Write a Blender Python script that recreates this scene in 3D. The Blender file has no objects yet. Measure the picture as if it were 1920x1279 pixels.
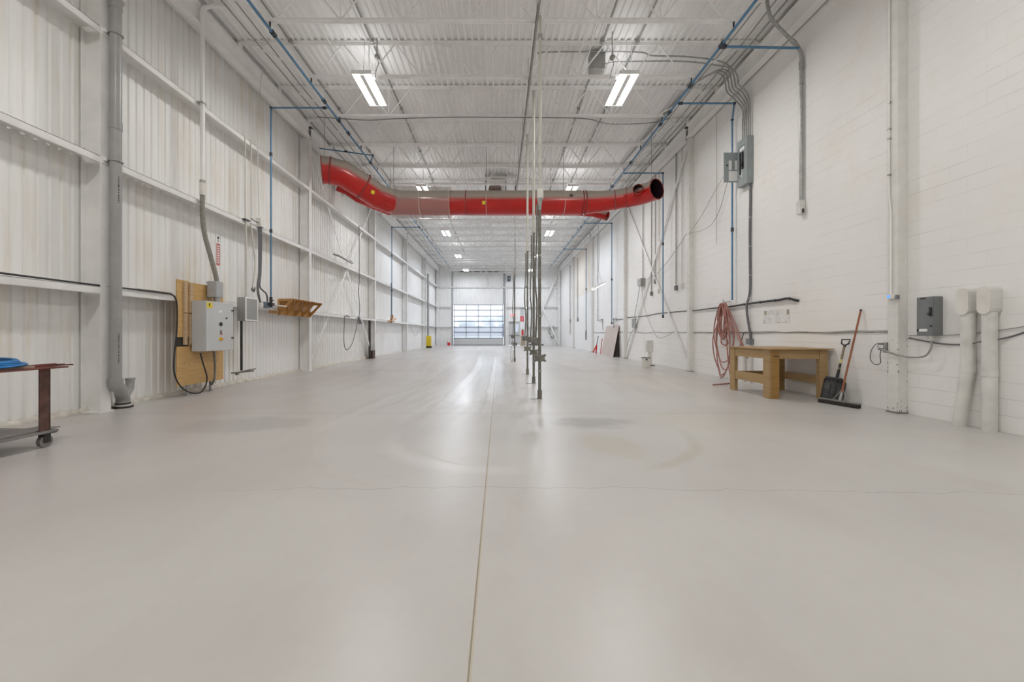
import bpy, math, random
from mathutils import Vector, Matrix
random.seed(7)
S = bpy.context.scene
COL = S.collection
# ------------------------------------------------------------------ camera, world, exposure
FPX = 760.0
cd = bpy.data.cameras.new('camera'); cam = bpy.data.objects.new('camera', cd); COL.objects.link(cam)
cd.sensor_fit = 'HORIZONTAL'; cd.sensor_width = 36.0; cd.lens = FPX / 1920 * 36.0
cd.shift_x = 24.0 / 1920; cd.shift_y = -14.5 / 1920
cd.clip_start = 0.05; cd.clip_end = 1000
cam.location = (0, 0, 1.2); cam.rotation_euler = (math.pi / 2, 0, 0)
S.camera = cam
wd = bpy.data.worlds.new('world'); S.world = wd; wd.use_nodes = True
wb = wd.node_tree.nodes['Background']; wb.inputs[0].default_value = (0.88, 0.94, 1.0, 1); wb.inputs[1].default_value = 2.6
S.view_settings.view_transform = 'Standard'; S.view_settings.look = 'None'
S.view_settings.gamma = 1; S.view_settings.use_curve_mapping = False
S.view_settings.exposure = 0.72
S.cycles.max_bounces = 16; S.cycles.diffuse_bounces = 14; S.cycles.transparent_max_bounces = 12
LAMP_W = 66.0      # watts of each high bay fixture
FAR_W = 100.0
GLOW = 5.0

# ------------------------------------------------------------------ helpers
WL = {}
def W(px, py, y):      # a point on the plane at distance y
    return Vector(((px - 936) * y / FPX, y, 1.2 - (py - 625) * y / FPX))
def onX(px, py, X):    # a point on a side wall plane
    return W(px, py, FPX * X / (px - 936))

class MB:
    def __init__(s): s.v = []; s.f = []; s.sm = []
    def add(s, vs, fs, smooth=False):
        n = len(s.v); s.v += [Vector(v) for v in vs]
        s.f += [tuple(i + n for i in f) for f in fs]; s.sm += [smooth] * len(fs); return s
    def box(s, x0, x1, y0, y1, z0, z1, mx=None):
        vs = [(x, y, z) for x in (x0, x1) for y in (y0, y1) for z in (z0, z1)]
        if mx: vs = [mx @ Vector(v) for v in vs]
        return s.add(vs, [(0, 1, 3, 2), (4, 6, 7, 5), (0, 4, 5, 1), (2, 3, 7, 6), (0, 2, 6, 4), (1, 5, 7, 3)])
    def bar(s, a, b, w, h, up=(0, 0, 1)):
        a, b = Vector(a), Vector(b); d = (b - a).normalized(); u = Vector(up)
        if abs(d.dot(u)) > 0.98: u = Vector((1, 0, 0)) if abs(d.x) < 0.9 else Vector((0, 1, 0))
        r = d.cross(u).normalized(); u = r.cross(d)
        vs = [p + r * (i * w / 2) + u * (j * h / 2) for p in (a, b) for i in (-1, 1) for j in (-1, 1)]
        return s.add(vs, [(0, 1, 3, 2), (4, 6, 7, 5), (0, 4, 5, 1), (2, 3, 7, 6), (0, 2, 6, 4), (1, 5, 7, 3)])
    def tube(s, path, r, seg=10, caps=True, closed=False):
        P = [Vector(p) for p in path]; n = len(P)
        R = r if isinstance(r, (list, tuple)) else [r] * n
        T = []
        for i in range(n):
            if closed: t = P[(i + 1) % n] - P[i - 1]
            else: t = P[min(i + 1, n - 1)] - P[max(i - 1, 0)]
            T.append(t.normalized() if t.length > 1e-9 else Vector((0, 0, 1)))
        u = Vector((0, 0, 1)) if abs(T[0].z) < 0.9 else Vector((1, 0, 0))
        u = (u - T[0] * u.dot(T[0])).normalized(); vs = []; rings = []
        for i in range(n):
            u = u - T[i] * u.dot(T[i])
            u = u.normalized() if u.length > 1e-6 else T[i].orthogonal().normalized()
            w = T[i].cross(u); k = 1.0
            if 0 < i < n - 1 and not closed:      # keep the bore round through mitred bends
                c = (P[i] - P[i - 1]).normalized().dot((P[i + 1] - P[i]).normalized())
                k = 1 / max(0.5, math.sqrt(max(0, (1 + c) / 2)))
            ring = [P[i] + (u * math.cos(a) + w * math.sin(a)) * R[i] for a in [2 * math.pi * j / seg for j in range(seg)]]
            rings.append(ring); vs += ring
        fs = []
        for i in range(n if closed else n - 1):
            a, b = i * seg, ((i + 1) % n) * seg
            for j in range(seg):
                k = (j + 1) % seg; fs.append((a + j, a + k, b + k, b + j))
        s.add(vs, fs, True)
        if caps and not closed:
            s.add(rings[0], [tuple(reversed(range(seg)))]); s.add(rings[-1], [tuple(range(seg))])
        return s
    def cyl(s, a, b, r, seg=16, r2=None, caps=True): return s.tube([a, b], [r, r if r2 is None else r2], seg, caps)
    def ringtube(s, c, axis, R, r, seg=28, sg=8):
        c = Vector(c); ax = Vector(axis).normalized(); u = ax.orthogonal().normalized(); w = ax.cross(u)
        return s.tube([c + (u * math.cos(t) + w * math.sin(t)) * R for t in [2 * math.pi * i / seg for i in range(seg)]], r, sg, closed=True)
    def sphere(s, c, r, seg=12, rings=8):
        c = Vector(c); P = [c + Vector((0, 0, -r * math.cos(math.pi * (i + .001) / rings))) for i in range(rings + 1)]
        vs = []; fs = []
        for i in range(rings + 1):
            t = math.pi * i / rings
            for j in range(seg):
                a = 2 * math.pi * j / seg
                vs.append(c + Vector((r * math.sin(t) * math.cos(a), r * math.sin(t) * math.sin(a), -r * math.cos(t))))
        for i in range(rings):
            for j in range(seg):
                k = (j + 1) % seg; fs.append((i * seg + j, i * seg + k, (i + 1) * seg + k, (i + 1) * seg + j))
        return s.add(vs, fs, True)
    def prism(s, poly, d):     # poly: list of 3D points, d: extrusion vector
        n = len(poly); d = Vector(d); A = [Vector(p) for p in poly]
        s.add(A + [p + d for p in A], [tuple(range(n)), tuple(reversed(range(n, 2 * n)))] + [(i, i + n, (i + 1) % n + n, (i + 1) % n) for i in range(n)])
        return s
    def frame(s, outer, inner, d):   # ring between two polygons of equal count, extruded
        n = len(outer); d = Vector(d); A = [Vector(p) for p in outer]; B = [Vector(p) for p in inner]
        V = A + B + [p + d for p in A] + [p + d for p in B]; F = []
        for i in range(n):
            k = (i + 1) % n
            F += [(i, k, n + k, n + i), (2 * n + i, 3 * n + i, 3 * n + k, 2 * n + k), (i, 2 * n + i, 2 * n + k, k), (n + i, n + k, 3 * n + k, 3 * n + i)]
        return s.add(V, F)
    def build(s, name, mat, parent=None, bevel=0, fix=False):
        xs = [v.x for v in s.v]; ys = [v.y for v in s.v]; zs = [v.z for v in s.v]
        o = Vector(((min(xs) + max(xs)) / 2, (min(ys) + max(ys)) / 2, min(zs)))
        if fix: o = WL[parent.name] if parent else Vector()
        me = bpy.data.meshes.new(name); me.from_pydata([v - o for v in s.v], [], s.f); me.validate()
        if len(me.polygons) == len(s.sm):
            me.polygons.foreach_set('use_smooth', s.sm)
        me.materials.append(mat)
        import bmesh
        b = bmesh.new(); b.from_mesh(me); bmesh.ops.recalc_face_normals(b, faces=b.faces[:]); b.to_mesh(me); b.free()
        ob = bpy.data.objects.new(name, me); COL.objects.link(ob); WL[ob.name] = o
        if parent: ob.parent = parent; ob.location = o - WL[parent.name]
        else: ob.location = o
        if bevel:
            m = ob.modifiers.new('bevel', 'BEVEL'); m.width = bevel; m.segments = 2; m.limit_method = 'ANGLE'; m.angle_limit = math.radians(40)
        return ob

def tag(o, label=None, cat=None, group=None, kind=None):
    if label: o['label'] = label
    if cat: o['category'] = cat
    if group: o['group'] = group
    if kind: o['kind'] = kind
    return o
def thing(name, label, cat, loc, group=None):
    o = bpy.data.objects.new(name, None); COL.objects.link(o); o.empty_display_size = .1
    o.location = loc; WL[o.name] = Vector(loc); return tag(o, label, cat, group)
def copy_tree(o, delta, parent=None):
    c = o.copy(); COL.objects.link(c)
    if parent: c.parent = parent
    else: c.location = o.location + Vector(delta)
    WL[c.name] = WL[o.name] + Vector(delta)
    for ch in [x for x in list(COL.objects) if x.parent == o]: copy_tree(ch, delta, c)
    return c
def text_mesh(txt, size, mx, mat, name, parent, ext=0.0008):
    cu = bpy.data.curves.new('lettering', 'FONT'); cu.body = txt; cu.size = size; cu.extrude = ext; cu.align_x = 'CENTER'; cu.align_y = 'CENTER'
    t = bpy.data.objects.new('lettering', cu); me = bpy.data.meshes.new_from_object(t); bpy.data.objects.remove(t)
    me.materials.clear(); me.materials.append(mat); me.transform(mx)
    ob = bpy.data.objects.new(name, me); COL.objects.link(ob); ob.parent = parent; ob.location = -WL[parent.name]
    me.name = name
    return ob
def smooth_path(pts, n=8, closed=False):
    P = [Vector(p) for p in pts]; out = []; m = len(P)
    rng = range(m if closed else m - 1)
    for i in rng:
        p0 = P[(i - 1) % m] if closed else P[max(i - 1, 0)]; p1 = P[i]; p2 = P[(i + 1) % m]
        p3 = P[(i + 2) % m] if closed else P[min(i + 2, m - 1)]
        for k in range(n):
            t = k / n
            out.append(0.5 * ((2 * p1) + (p2 - p0) * t + (2 * p0 - 5 * p1 + 4 * p2 - p3) * t * t + (3 * p1 - p0 - 3 * p2 + p3) * t ** 3))
    if not closed: out.append(P[-1])
    return out

# ------------------------------------------------------------------ materials
def newmat(name):
    m = bpy.data.materials.new(name); m.use_nodes = True; nt = m.node_tree
    return m, nt, nt.nodes['Principled BSDF']
def mth(nt, op, a, b=None, c=None):
    n = nt.nodes.new('ShaderNodeMath'); n.operation = op
    for i, x in enumerate((a, b, c)):
        if x is None: continue
        if isinstance(x, (int, float)): n.inputs[i].default_value = x
        else: nt.links.new(x, n.inputs[i])
    return n.outputs[0]
def mixc(nt, f, a, b, mode='MIX'):
    n = nt.nodes.new('ShaderNodeMix'); n.data_type = 'RGBA'; n.blend_type = mode
    for s, x in ((n.inputs[0], f), (n.inputs[6], a), (n.inputs[7], b)):
        if isinstance(x, (int, float)): s.default_value = x
        elif isinstance(x, tuple): s.default_value = (*x, 1)
        else: nt.links.new(x, s)
    return n.outputs[2]
def noise(nt, vec, scale, detail=3, rough=.5):
    n = nt.nodes.new('ShaderNodeTexNoise'); n.inputs['Scale'].default_value = scale; n.inputs['Detail'].default_value = detail; n.inputs['Roughness'].default_value = rough
    nt.links.new(vec, n.inputs['Vector']); return n.outputs[0]
def remap(nt, x, a, b, c=0., d=1.):
    n = nt.nodes.new('ShaderNodeMapRange'); nt.links.new(x, n.inputs[0])
    for i, v in enumerate((a, b, c, d)): n.inputs[i + 1].default_value = v
    return n.outputs[0]
def pos(nt): return nt.nodes.new('ShaderNodeNewGeometry').outputs['Position']
def xyz(nt, v):
    n = nt.nodes.new('ShaderNodeSeparateXYZ'); nt.links.new(v, n.inputs[0]); return n.outputs
def comb(nt, x, y, z):
    n = nt.nodes.new('ShaderNodeCombineXYZ')
    for i, q in enumerate((x, y, z)):
        if isinstance(q, (int, float)): n.inputs[i].default_value = q
        else: nt.links.new(q, n.inputs[i])
    return n.outputs[0]
def scalev(nt, v, s):
    n = nt.nodes.new('ShaderNodeMapping'); nt.links.new(v, n.inputs[0]); n.inputs['Scale'].default_value = s; return n.outputs[0]
def bump(nt, b, h, st, dist=.01):
    n = nt.nodes.new('ShaderNodeBump'); n.inputs['Strength'].default_value = st; n.inputs['Distance'].default_value = dist
    nt.links.new(h, n.inputs['Height']); nt.links.new(n.outputs[0], b.inputs['Normal'])
def paint(name, col, rough=.5, metal=0., var=.08, scale=7., stretch=(1, 1, 1), dirt=None, dirt_amt=.5, bmp=0.):
    m, nt, b = newmat(name)
    p = scalev(nt, pos(nt), stretch); n1 = noise(nt, p, scale, 4)
    dk = tuple(max(0, c * (1 - var * 2)) for c in col); lt = tuple(min(1, c * (1 + var * .6)) for c in col)
    c = mixc(nt, remap(nt, n1, .3, .7), dk, lt)
    if dirt:
        n2 = noise(nt, p, scale * .35, 5, .6); c = mixc(nt, remap(nt, n2, .52, .78, 0, dirt_amt), c, dirt)
    nt.links.new(c, b.inputs['Base Color']); b.inputs['Roughness'].default_value = rough; b.inputs['Metallic'].default_value = metal
    if bmp: bump(nt, b, n1, bmp)
    return m
def wood(name, col, dark, along=(1, 1, 12), rough=.6):
    m, nt, b = newmat(name); p = scalev(nt, pos(nt), along)
    c = mixc(nt, remap(nt, noise(nt, p, 3.0, 5, .6), .3, .75), col, dark)
    c = mixc(nt, remap(nt, noise(nt, pos(nt), 2.0, 2), .4, .8, 0, .35), c, dark)
    nt.links.new(c, b.inputs['Base Color']); b.inputs['Roughness'].default_value = rough; return m
def emit(name, col, st):
    m, nt, b = newmat(name); b.inputs['Base Color'].default_value = (*col, 1); b.inputs['Emission Color'].default_value = (*col, 1); b.inputs['Emission Strength'].default_value = st; return m

M = {}
M['steel'] = paint('white_painted_steel', (.80, .795, .78), .45, var=.04, scale=3, dirt=(.58, .53, .45), dirt_amt=.35)
M['joist'] = paint('white_joist_paint', (.90, .895, .885), .5, var=.04, scale=5)
M['deck'] = paint('white_roof_deck', (.90, .895, .885), .45, var=.05, scale=1.2, stretch=(1, .3, 1))
M['beam'] = paint('white_beam_paint', (.87, .865, .85), .5, var=.04, scale=2)
M['grey_pvc'] = paint('grey_plastic_pipe', (.33, .33, .325), .35, var=.05, scale=4, dirt=(.45, .43, .40), dirt_amt=.5)
M['galv'] = paint('galvanised_steel', (.42, .42, .41), .38, .55, var=.1, scale=14)
M['conduit'] = paint('dull_grey_conduit', (.36, .355, .335), .4, .3, var=.1, scale=10)
M['pole_low'] = paint('olive_grey_conduit', (.22, .215, .185), .4, .3, var=.15, scale=10)
M['pole_high'] = paint('beige_painted_pipe', (.60, .58, .52), .45, var=.06, scale=5)
M['dark_iron'] = paint('dark_metal', (.06, .06, .058), .5, .4, var=.2, scale=20)
M['black'] = paint('black_rubber', (.025, .025, .027), .5, var=.1, scale=20)
M['grey_cable'] = paint('grey_cable', (.16, .16, .17), .5, var=.1, scale=20)
M['flex'] = paint('beige_grey_flex_conduit', (.27, .255, .22), .5, var=.1, scale=20)
M['blue'] = paint('blue_air_pipe', (.10, .24, .40), .35, .1, var=.1, scale=6)
M['fitting'] = paint('dark_fitting', (.05, .06, .07), .45, .3, var=.1, scale=20)
M['ply'] = wood('plywood', (.62, .41, .17), (.50, .30, .11))
M['batten'] = wood('pine_batten', (.56, .42, .28), (.45, .31, .18))
M['bench'] = wood('bench_timber', (.44, .30, .145), (.33, .205, .085))
M['bench_end'] = wood('raw_bench_timber', (.42, .24, .07), (.26, .13, .035), rough=.5)
M['rack'] = wood('amber_plywood', (.50, .27, .085), (.36, .17, .045), along=(1, 6, 1))
M['cabinet'] = paint('light_grey_enamel', (.55, .56, .56), .35, var=.02, scale=3)
M['cabinet_side'] = M['cabinet']
M['boxgrey'] = paint('mid_grey_enamel', (.19, .20, .205), .4, var=.06, scale=8)
M['panel'] = paint('grey_green_enamel', (.30, .34, .345), .4, var=.05, scale=6)
M['offwhite'] = paint('offwhite_plastic', (.74, .72, .67), .4, var=.05, scale=6, dirt=(.55, .5, .42), dirt_amt=.3)
M['pvcwhite'] = paint('offwhite_painted_pipe', (.72, .71, .675), .42, var=.07, scale=6, dirt=(.5, .46, .38), dirt_amt=.4)
M['yellow'] = paint('yellow_paint', (.80, .62, .02), .5, var=.03)
M['yellowbox'] = paint('yellow_plastic', (.72, .52, .02), .4, var=.06)
M['redp'] = paint('red_sign_paint', (.65, .03, .03), .45, var=.03)
M['orange'] = paint('orange_plastic', (.75, .33, .05), .5, var=.1, scale=20)
M['white'] = paint('white_paper', (.82, .82, .81), .6, var=.02)
M['hose'] = paint('salmon_rubber_hose', (.42, .19, .155), .45, var=.12, scale=14)
M['hose_blue'] = paint('bright_blue_strap', (.03, .22, .55), .4, var=.15, scale=14)
M['rust'] = paint('rusty_steel', (.13, .06, .045), .6, .2, var=.25, scale=9, dirt=(.20, .17, .16), dirt_amt=.6)
M['redsteel'] = paint('red_oxide_steel', (.22, .06, .045), .5, .1, var=.25, scale=8, dirt=(.1, .05, .04), dirt_amt=.8)
M['greysteel'] = paint('bare_grey_steel', (.28, .265, .25), .45, .3, var=.15, scale=6)
M['card'] = paint('brown_cardboard', (.45, .36, .28), .8, var=.08)
M['pinkboard'] = paint('pinkish_hardboard', (.56, .48, .44), .7, var=.03, scale=3)
M['bristle'] = paint('dark_bristle', (.035, .03, .028), .9, var=.3, scale=60, stretch=(1, 1, .1), bmp=.5)
M['scoop'] = paint('scuffed_black_plastic', (.055, .055, .058), .4, var=.3, scale=12, dirt=(.25, .24, .23), dirt_amt=.5)
M['broomwood'] = wood('reddish_handle_wood', (.36, .13, .06), (.25, .08, .035))
M['shovelwood'] = wood('weathered_handle_wood', (.30, .22, .13), (.18, .13, .08))
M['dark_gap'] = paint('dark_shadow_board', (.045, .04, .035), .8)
M['tube'] = emit('lamp_tube', (1.0, .99, .96), GLOW)
M['tube_far'] = emit('lamp_tube_cool', (.93, .96, 1.0), GLOW)
M['lampwhite'] = paint('white_lamp_enamel', (.85, .85, .84), .3, var=.01)
M['screen'] = emit('lit_blue_screen', (.06, .22, .85), 1.0)
M['exitred'] = emit('lit_exit_letters', (.95, .08, .08), 1.2)
M['snow'] = paint('snow', (.85, .88, .92), .8, var=.02, scale=.3)
M['hedge'] = paint('far_bushes', (.07, .09, .16), .9, var=.3, scale=.4)
M['treefar'] = paint('far_frosted_trees', (.50, .58, .68), .9, var=.2, scale=.5)

def m_liner():      # white liner panels, with rusty yellow runs
    m, nt, b = newmat('white_liner_panel'); p = pos(nt); s = xyz(nt, p)
    c = mixc(nt, remap(nt, noise(nt, p, .7, 3), .35, .65), (.79, .79, .78), (.83, .83, .82))
    st = noise(nt, scalev(nt, p, (1, 5, .3)), 1.3, 4, .55)
    near = remap(nt, s[1], 10, 22, 1.25, .2)
    band = noise(nt, scalev(nt, p, (1, .5, .6)), 1.0, 2)
    f = mth(nt, 'MULTIPLY', remap(nt, st, .45, .72), mth(nt, 'MULTIPLY', near, remap(nt, band, .40, .62, .03, .60)))
    c = mixc(nt, f, c, (.68, .60, .47))
    sp = noise(nt, scalev(nt, p, (1, 14, .5)), 2.2, 4, .6)
    c = mixc(nt, remap(nt, sp, .70, .85, 0, .35), c, (.50, .44, .36))
    nt.links.new(c, b.inputs['Base Color']); b.inputs['Roughness'].default_value = .42
    return m
M['liner'] = m_liner()
def m_block():
    m, nt, b = newmat('painted_concrete_block'); p = pos(nt); s = xyz(nt, p)
    w = mth(nt, 'ADD', s[2], mth(nt, 'MULTIPLY', mth(nt, 'SUBTRACT', noise(nt, p, 2.5, 2), .5), .01))
    v = comb(nt, s[1], mth(nt, 'ADD', w, .0), 0)
    br = nt.nodes.new('ShaderNodeTexBrick'); nt.links.new(v, br.inputs['Vector'])
    br.inputs['Scale'].default_value = 1; br.inputs['Brick Width'].default_value = .406; br.inputs['Row Height'].default_value = .203
    br.inputs['Mortar Size'].default_value = .0045; br.inputs['Mortar Smooth'].default_value = .6
    fac = br.outputs['Fac']
    row = mth(nt, 'ABSOLUTE', mth(nt, 'SUBTRACT', mth(nt, 'FRACT', mth(nt, 'DIVIDE', w, .203)), .5))
    hline = remap(nt, row, .478, .495)
    vis = remap(nt, noise(nt, scalev(nt, p, (1, 1.4, 2.5)), .9, 3), .42, .62, .12, 1.)
    joint = mth(nt, 'MULTIPLY', mth(nt, 'ADD', mth(nt, 'MULTIPLY', fac, .12), mth(nt, 'MULTIPLY', hline, .42)), vis)
    c = mixc(nt, remap(nt, noise(nt, p, .5, 3), .3, .7), (.81, .80, .785), (.85, .845, .83))
    blot = remap(nt, noise(nt, scalev(nt, p, (1, .7, .5)), 1.1, 5, .65), .56, .78, 0, .4)
    c = mixc(nt, blot, c, (.74, .66, .53))
    c = mixc(nt, joint, c, (.40, .39, .375))
    nt.links.new(c, b.inputs['Base Color']); b.inputs['Roughness'].default_value = .55
    hh = mth(nt, 'SUBTRACT', mth(nt, 'MULTIPLY', noise(nt, p, 25, 4), .25), mth(nt, 'MULTIPLY', mth(nt, 'MAXIMUM', fac, hline), .6))
    bump(nt, b, hh, .35, .006); return m
M['block'] = m_block()
def m_floor():
    m, nt, b = newmat('sealed_concrete_floor'); p = pos(nt); s = xyz(nt, p); X, Y = s[0], s[1]
    c = mixc(nt, remap(nt, noise(nt, p, .45, 4, .55), .35, .65), (.49, .475, .455), (.55, .535, .51))
    c = mixc(nt, remap(nt, noise(nt, scalev(nt, p, (1, .45, 1)), 1.1, 5, .6), .5, .75, 0, .5), c, (.455, .42, .395))
    c = mixc(nt, remap(nt, noise(nt, p, 11, 3, .5), .5, .8, 0, .12), c, (.42, .395, .375))
    c = mixc(nt, remap(nt, noise(nt, p, 60, 2, .5), .72, .8, 0, .10), c, (.62, .60, .57))
    # lilac grey tone, stronger toward the left wall
    c = mixc(nt, mth(nt, 'MULTIPLY', remap(nt, X, -1.5, -4.5), remap(nt, noise(nt, p, .6, 3), .35, .65, .1, .7)), c, (.45, .395, .385))
    def ell(cx, cy, rx, ry, rot=0., soft=.5, nz=1.6):
        dx = mth(nt, 'SUBTRACT', X, cx); dy = mth(nt, 'SUBTRACT', Y, cy)
        dx = mth(nt, 'ADD', dx, mth(nt, 'MULTIPLY', dy, rot))
        d = mth(nt, 'ADD', mth(nt, 'POWER', mth(nt, 'ABSOLUTE', mth(nt, 'DIVIDE', dx, rx)), 2.), mth(nt, 'POWER', mth(nt, 'ABSOLUTE', mth(nt, 'DIVIDE', dy, ry)), 2.))
        d = mth(nt, 'ADD', d, mth(nt, 'MULTIPLY', mth(nt, 'SUBTRACT', noise(nt, p, 3.5, 4), .5), nz))
        return remap(nt, d, 1.0, soft)
    c = mixc(nt, mth(nt, 'MULTIPLY', ell(-3.35, 5.35, .95, .5, -.3), .38), c, (.32, .31, .30))
    c = mixc(nt, mth(nt, 'MULTIPLY', ell(1.25, 5.45, .62, .42, 0, .1), .65), c, (.27, .26, .25))
    c = mixc(nt, mth(nt, 'MULTIPLY', ell(1.2, 4.4, .35, .6, .2, .2), .55), c, (.44, .41, .32))
    c = mixc(nt, mth(nt, 'MULTIPLY', ell(2.9, 5.6, 1.2, .8, 0, .1), .28), c, (.52, .48, .37))
    c = mixc(nt, mth(nt, 'MULTIPLY', ell(4.0, 11., 1.5, 3.5, 0, .1), .3), c, (.58, .50, .42))
    def ring(cx, cy, r, w, a0, a1, amt, col, c):
        dx = mth(nt, 'SUBTRACT', X, cx); dy = mth(nt, 'SUBTRACT', Y, cy)
        d = mth(nt, 'SQRT', mth(nt, 'ADD', mth(nt, 'MULTIPLY', dx, dx), mth(nt, 'MULTIPLY', dy, dy)))
        d = mth(nt, 'ABSOLUTE', mth(nt, 'SUBTRACT', mth(nt, 'ADD', d, mth(nt, 'MULTIPLY', mth(nt, 'SUBTRACT', noise(nt, p, 2.0, 3), .5), .08)), r))
        g = mth(nt, 'MULTIPLY', remap(nt, d, w, w * .25), mth(nt, 'MULTIPLY', remap(nt, dx, a0, a0 + .35), remap(nt, dx, a1, a1 - .35)))
        g = mth(nt, 'MULTIPLY', g, remap(nt, dy, .3, -.1))
        return mixc(nt, mth(nt, 'MULTIPLY', g, amt), c, col)
    c = ring(.15, 4.75, 1.15, .035, -1.0, -.2, .55, (.40, .37, .31), c)
    c = ring(.05, 4.9, 1.35, .16, -1.45, .25, .34, (.68, .67, .65), c)
    c = ring(.7, 5.0, 1.55, .10, .5, 1.7, .5, (.40, .375, .29), c)
    c = ring(-.2, 4.9, 1.9, .07, -2.1, -.6, .25, (.50, .44, .40), c)
    c = ring(1.8, 3.2, 2.2, .05, .8, 2.3, .2, (.56, .54, .51), c)
    # tyre and mop tracks running down the hall
    sw = mth(nt, 'MULTIPLY', mth(nt, 'SINE', mth(nt, 'MULTIPLY', Y, .42)), .35)
    u = mth(nt, 'ADD', mth(nt, 'ADD', X, sw), mth(nt, 'MULTIPLY', mth(nt, 'SUBTRACT', noise(nt, scalev(nt, p, (1, .6, 1)), .8, 3), .5), .7))
    tr = noise(nt, comb(nt, mth(nt, 'MULTIPLY', u, 3.2), mth(nt, 'MULTIPLY', Y, .10), 0), 1.0, 5, .6)
    win = mth(nt, 'MULTIPLY', mth(nt, 'MULTIPLY', remap(nt, X, -3.2, -1.6), remap(nt, X, .9, .1)), remap(nt, Y, 4.6, 7.))
    wide = mth(nt, 'MULTIPLY', remap(nt, Y, 6.5, 9), .35)
    wm = mth(nt, 'MAXIMUM', win, wide)
    dark = mth(nt, 'MULTIPLY', remap(nt, tr, .5, .38), wm); light = mth(nt, 'MULTIPLY', remap(nt, tr, .54, .62), wm)
    c = mixc(nt, mth(nt, 'MULTIPLY', dark, .4), c, (.33, .30, .27))
    c = mixc(nt, mth(nt, 'MULTIPLY', light, .35), c, (.72, .71, .70))
    c = mixc(nt, mth(nt, 'MULTIPLY', ell(-1.6, 26., 1.9, 5., 0, .1, .5), .4), c, (.30, .27, .24))
    wn = mth(nt, 'MULTIPLY', mth(nt, 'SUBTRACT', noise(nt, scalev(nt, p, (1, .5, 1)), 2.2, 4), .5), .14)
    e1 = mth(nt, 'ADD', mth(nt, 'MULTIPLY', mth(nt, 'SINE', mth(nt, 'MULTIPLY', mth(nt, 'SUBTRACT', Y, 9.5), .42)), .10), -.97)
    xw = mth(nt, 'ADD', X, wn); d1 = mth(nt, 'SUBTRACT', xw, e1); d2 = mth(nt, 'ADD', xw, .26)
    yw = mth(nt, 'MULTIPLY', remap(nt, mth(nt, 'ADD', Y, mth(nt, 'MULTIPLY', wn, 14)), 6.0, 8.2), remap(nt, Y, 23., 17.))
    track_sheen = mth(nt, 'MULTIPLY', mth(nt, 'MULTIPLY', remap(nt, d1, -.02, .04), remap(nt, xw, .55, .05)), yw)  # glossy track strip; its reflection of the bright door is painted in below
    streak = remap(nt, noise(nt, comb(nt, mth(nt, 'MULTIPLY', d1, 9.), mth(nt, 'MULTIPLY', Y, .25), 0), 1., 4), .3, .7, .3, 1.)
    c = mixc(nt, mth(nt, 'MULTIPLY', mth(nt, 'MULTIPLY', track_sheen, streak), .6), c, (.66, .66, .67))  # door and wall reflection lightened into the floor colour
    tan_ = mth(nt, 'MULTIPLY', mth(nt, 'MULTIPLY', remap(nt, d1, .0, -.05), remap(nt, X, -1.95, -1.6)), remap(nt, Y, 7.5, 10.5))
    c = mixc(nt, mth(nt, 'MULTIPLY', mth(nt, 'MULTIPLY', tan_, remap(nt, Y, 30., 22.)), .55), c, (.40, .375, .345))
    for dd, ww, am, cc in ((mth(nt, 'SUBTRACT', d1, .13), .12, .75, (.76, .76, .77)), (mth(nt, 'SUBTRACT', d2, .10), .09, .8, (.78, .78, .79)), (d1, .018, .55, (.30, .28, .26)), (d2, .014, .5, (.32, .30, .29)), (mth(nt, 'ADD', X, 1.72), .03, .35, (.36, .33, .30)), (mth(nt, 'SUBTRACT', xw, .9), .05, .3, (.44, .40, .37))):  # pale bands carry painted reflection, dark lines are tracks
        g = mth(nt, 'MULTIPLY', remap(nt, mth(nt, 'ABSOLUTE', dd), ww, ww * .6), yw)
        c = mixc(nt, mth(nt, 'MULTIPLY', g, am), c, cc)
    # joints and cracks
    jn = noise(nt, p, 30, 4, .7)
    def line(dist, w, amt, col, c):
        g = remap(nt, mth(nt, 'ADD', mth(nt, 'ABSOLUTE', dist), mth(nt, 'MULTIPLY', mth(nt, 'SUBTRACT', jn, .5), w * .9)), w * 1.15, w * .7)
        return mixc(nt, mth(nt, 'MULTIPLY', g, amt), c, col)
    xo = mth(nt, 'ADD', X, .105)
    c = line(xo, .0085, .85, (.50, .44, .33), c)
    c = line(mth(nt, 'ADD', xo, .003), .0035, .8, (.22, .19, .15), c)
    for yj in (6.08, 12.8, 19.5, 26.3, 33.):
        c = line(mth(nt, 'SUBTRACT', Y, yj), .007 + yj * .0009, .75, (.33, .31, .28), c)
    wob = mth(nt, 'ADD', mth(nt, 'MULTIPLY', mth(nt, 'SUBTRACT', noise(nt, scalev(nt, p, (1, 0, 1)), 1.6, 6, .65), .5), .34), mth(nt, 'MULTIPLY', mth(nt, 'ABSOLUTE', mth(nt, 'ADD', X, .1)), -.035))
    cr = mth(nt, 'SUBTRACT', mth(nt, 'SUBTRACT', Y, 3.17), wob)
    g = remap(nt, mth(nt, 'ABSOLUTE', cr), .0065, .002)
    g = mth(nt, 'MULTIPLY', g, remap(nt, X, -2.6, -1.4))
    c = mixc(nt, mth(nt, 'MULTIPLY', g, .62), c, (.25, .225, .20))
    nt.links.new(c, b.inputs['Base Color'])
    r = mth(nt, 'SUBTRACT', .335, mth(nt, 'MULTIPLY', track_sheen, .13))
    nt.links.new(r, b.inputs['Roughness']); b.inputs['Specular IOR Level'].default_value = .5
    return m
M['floor'] = m_floor()
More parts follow.
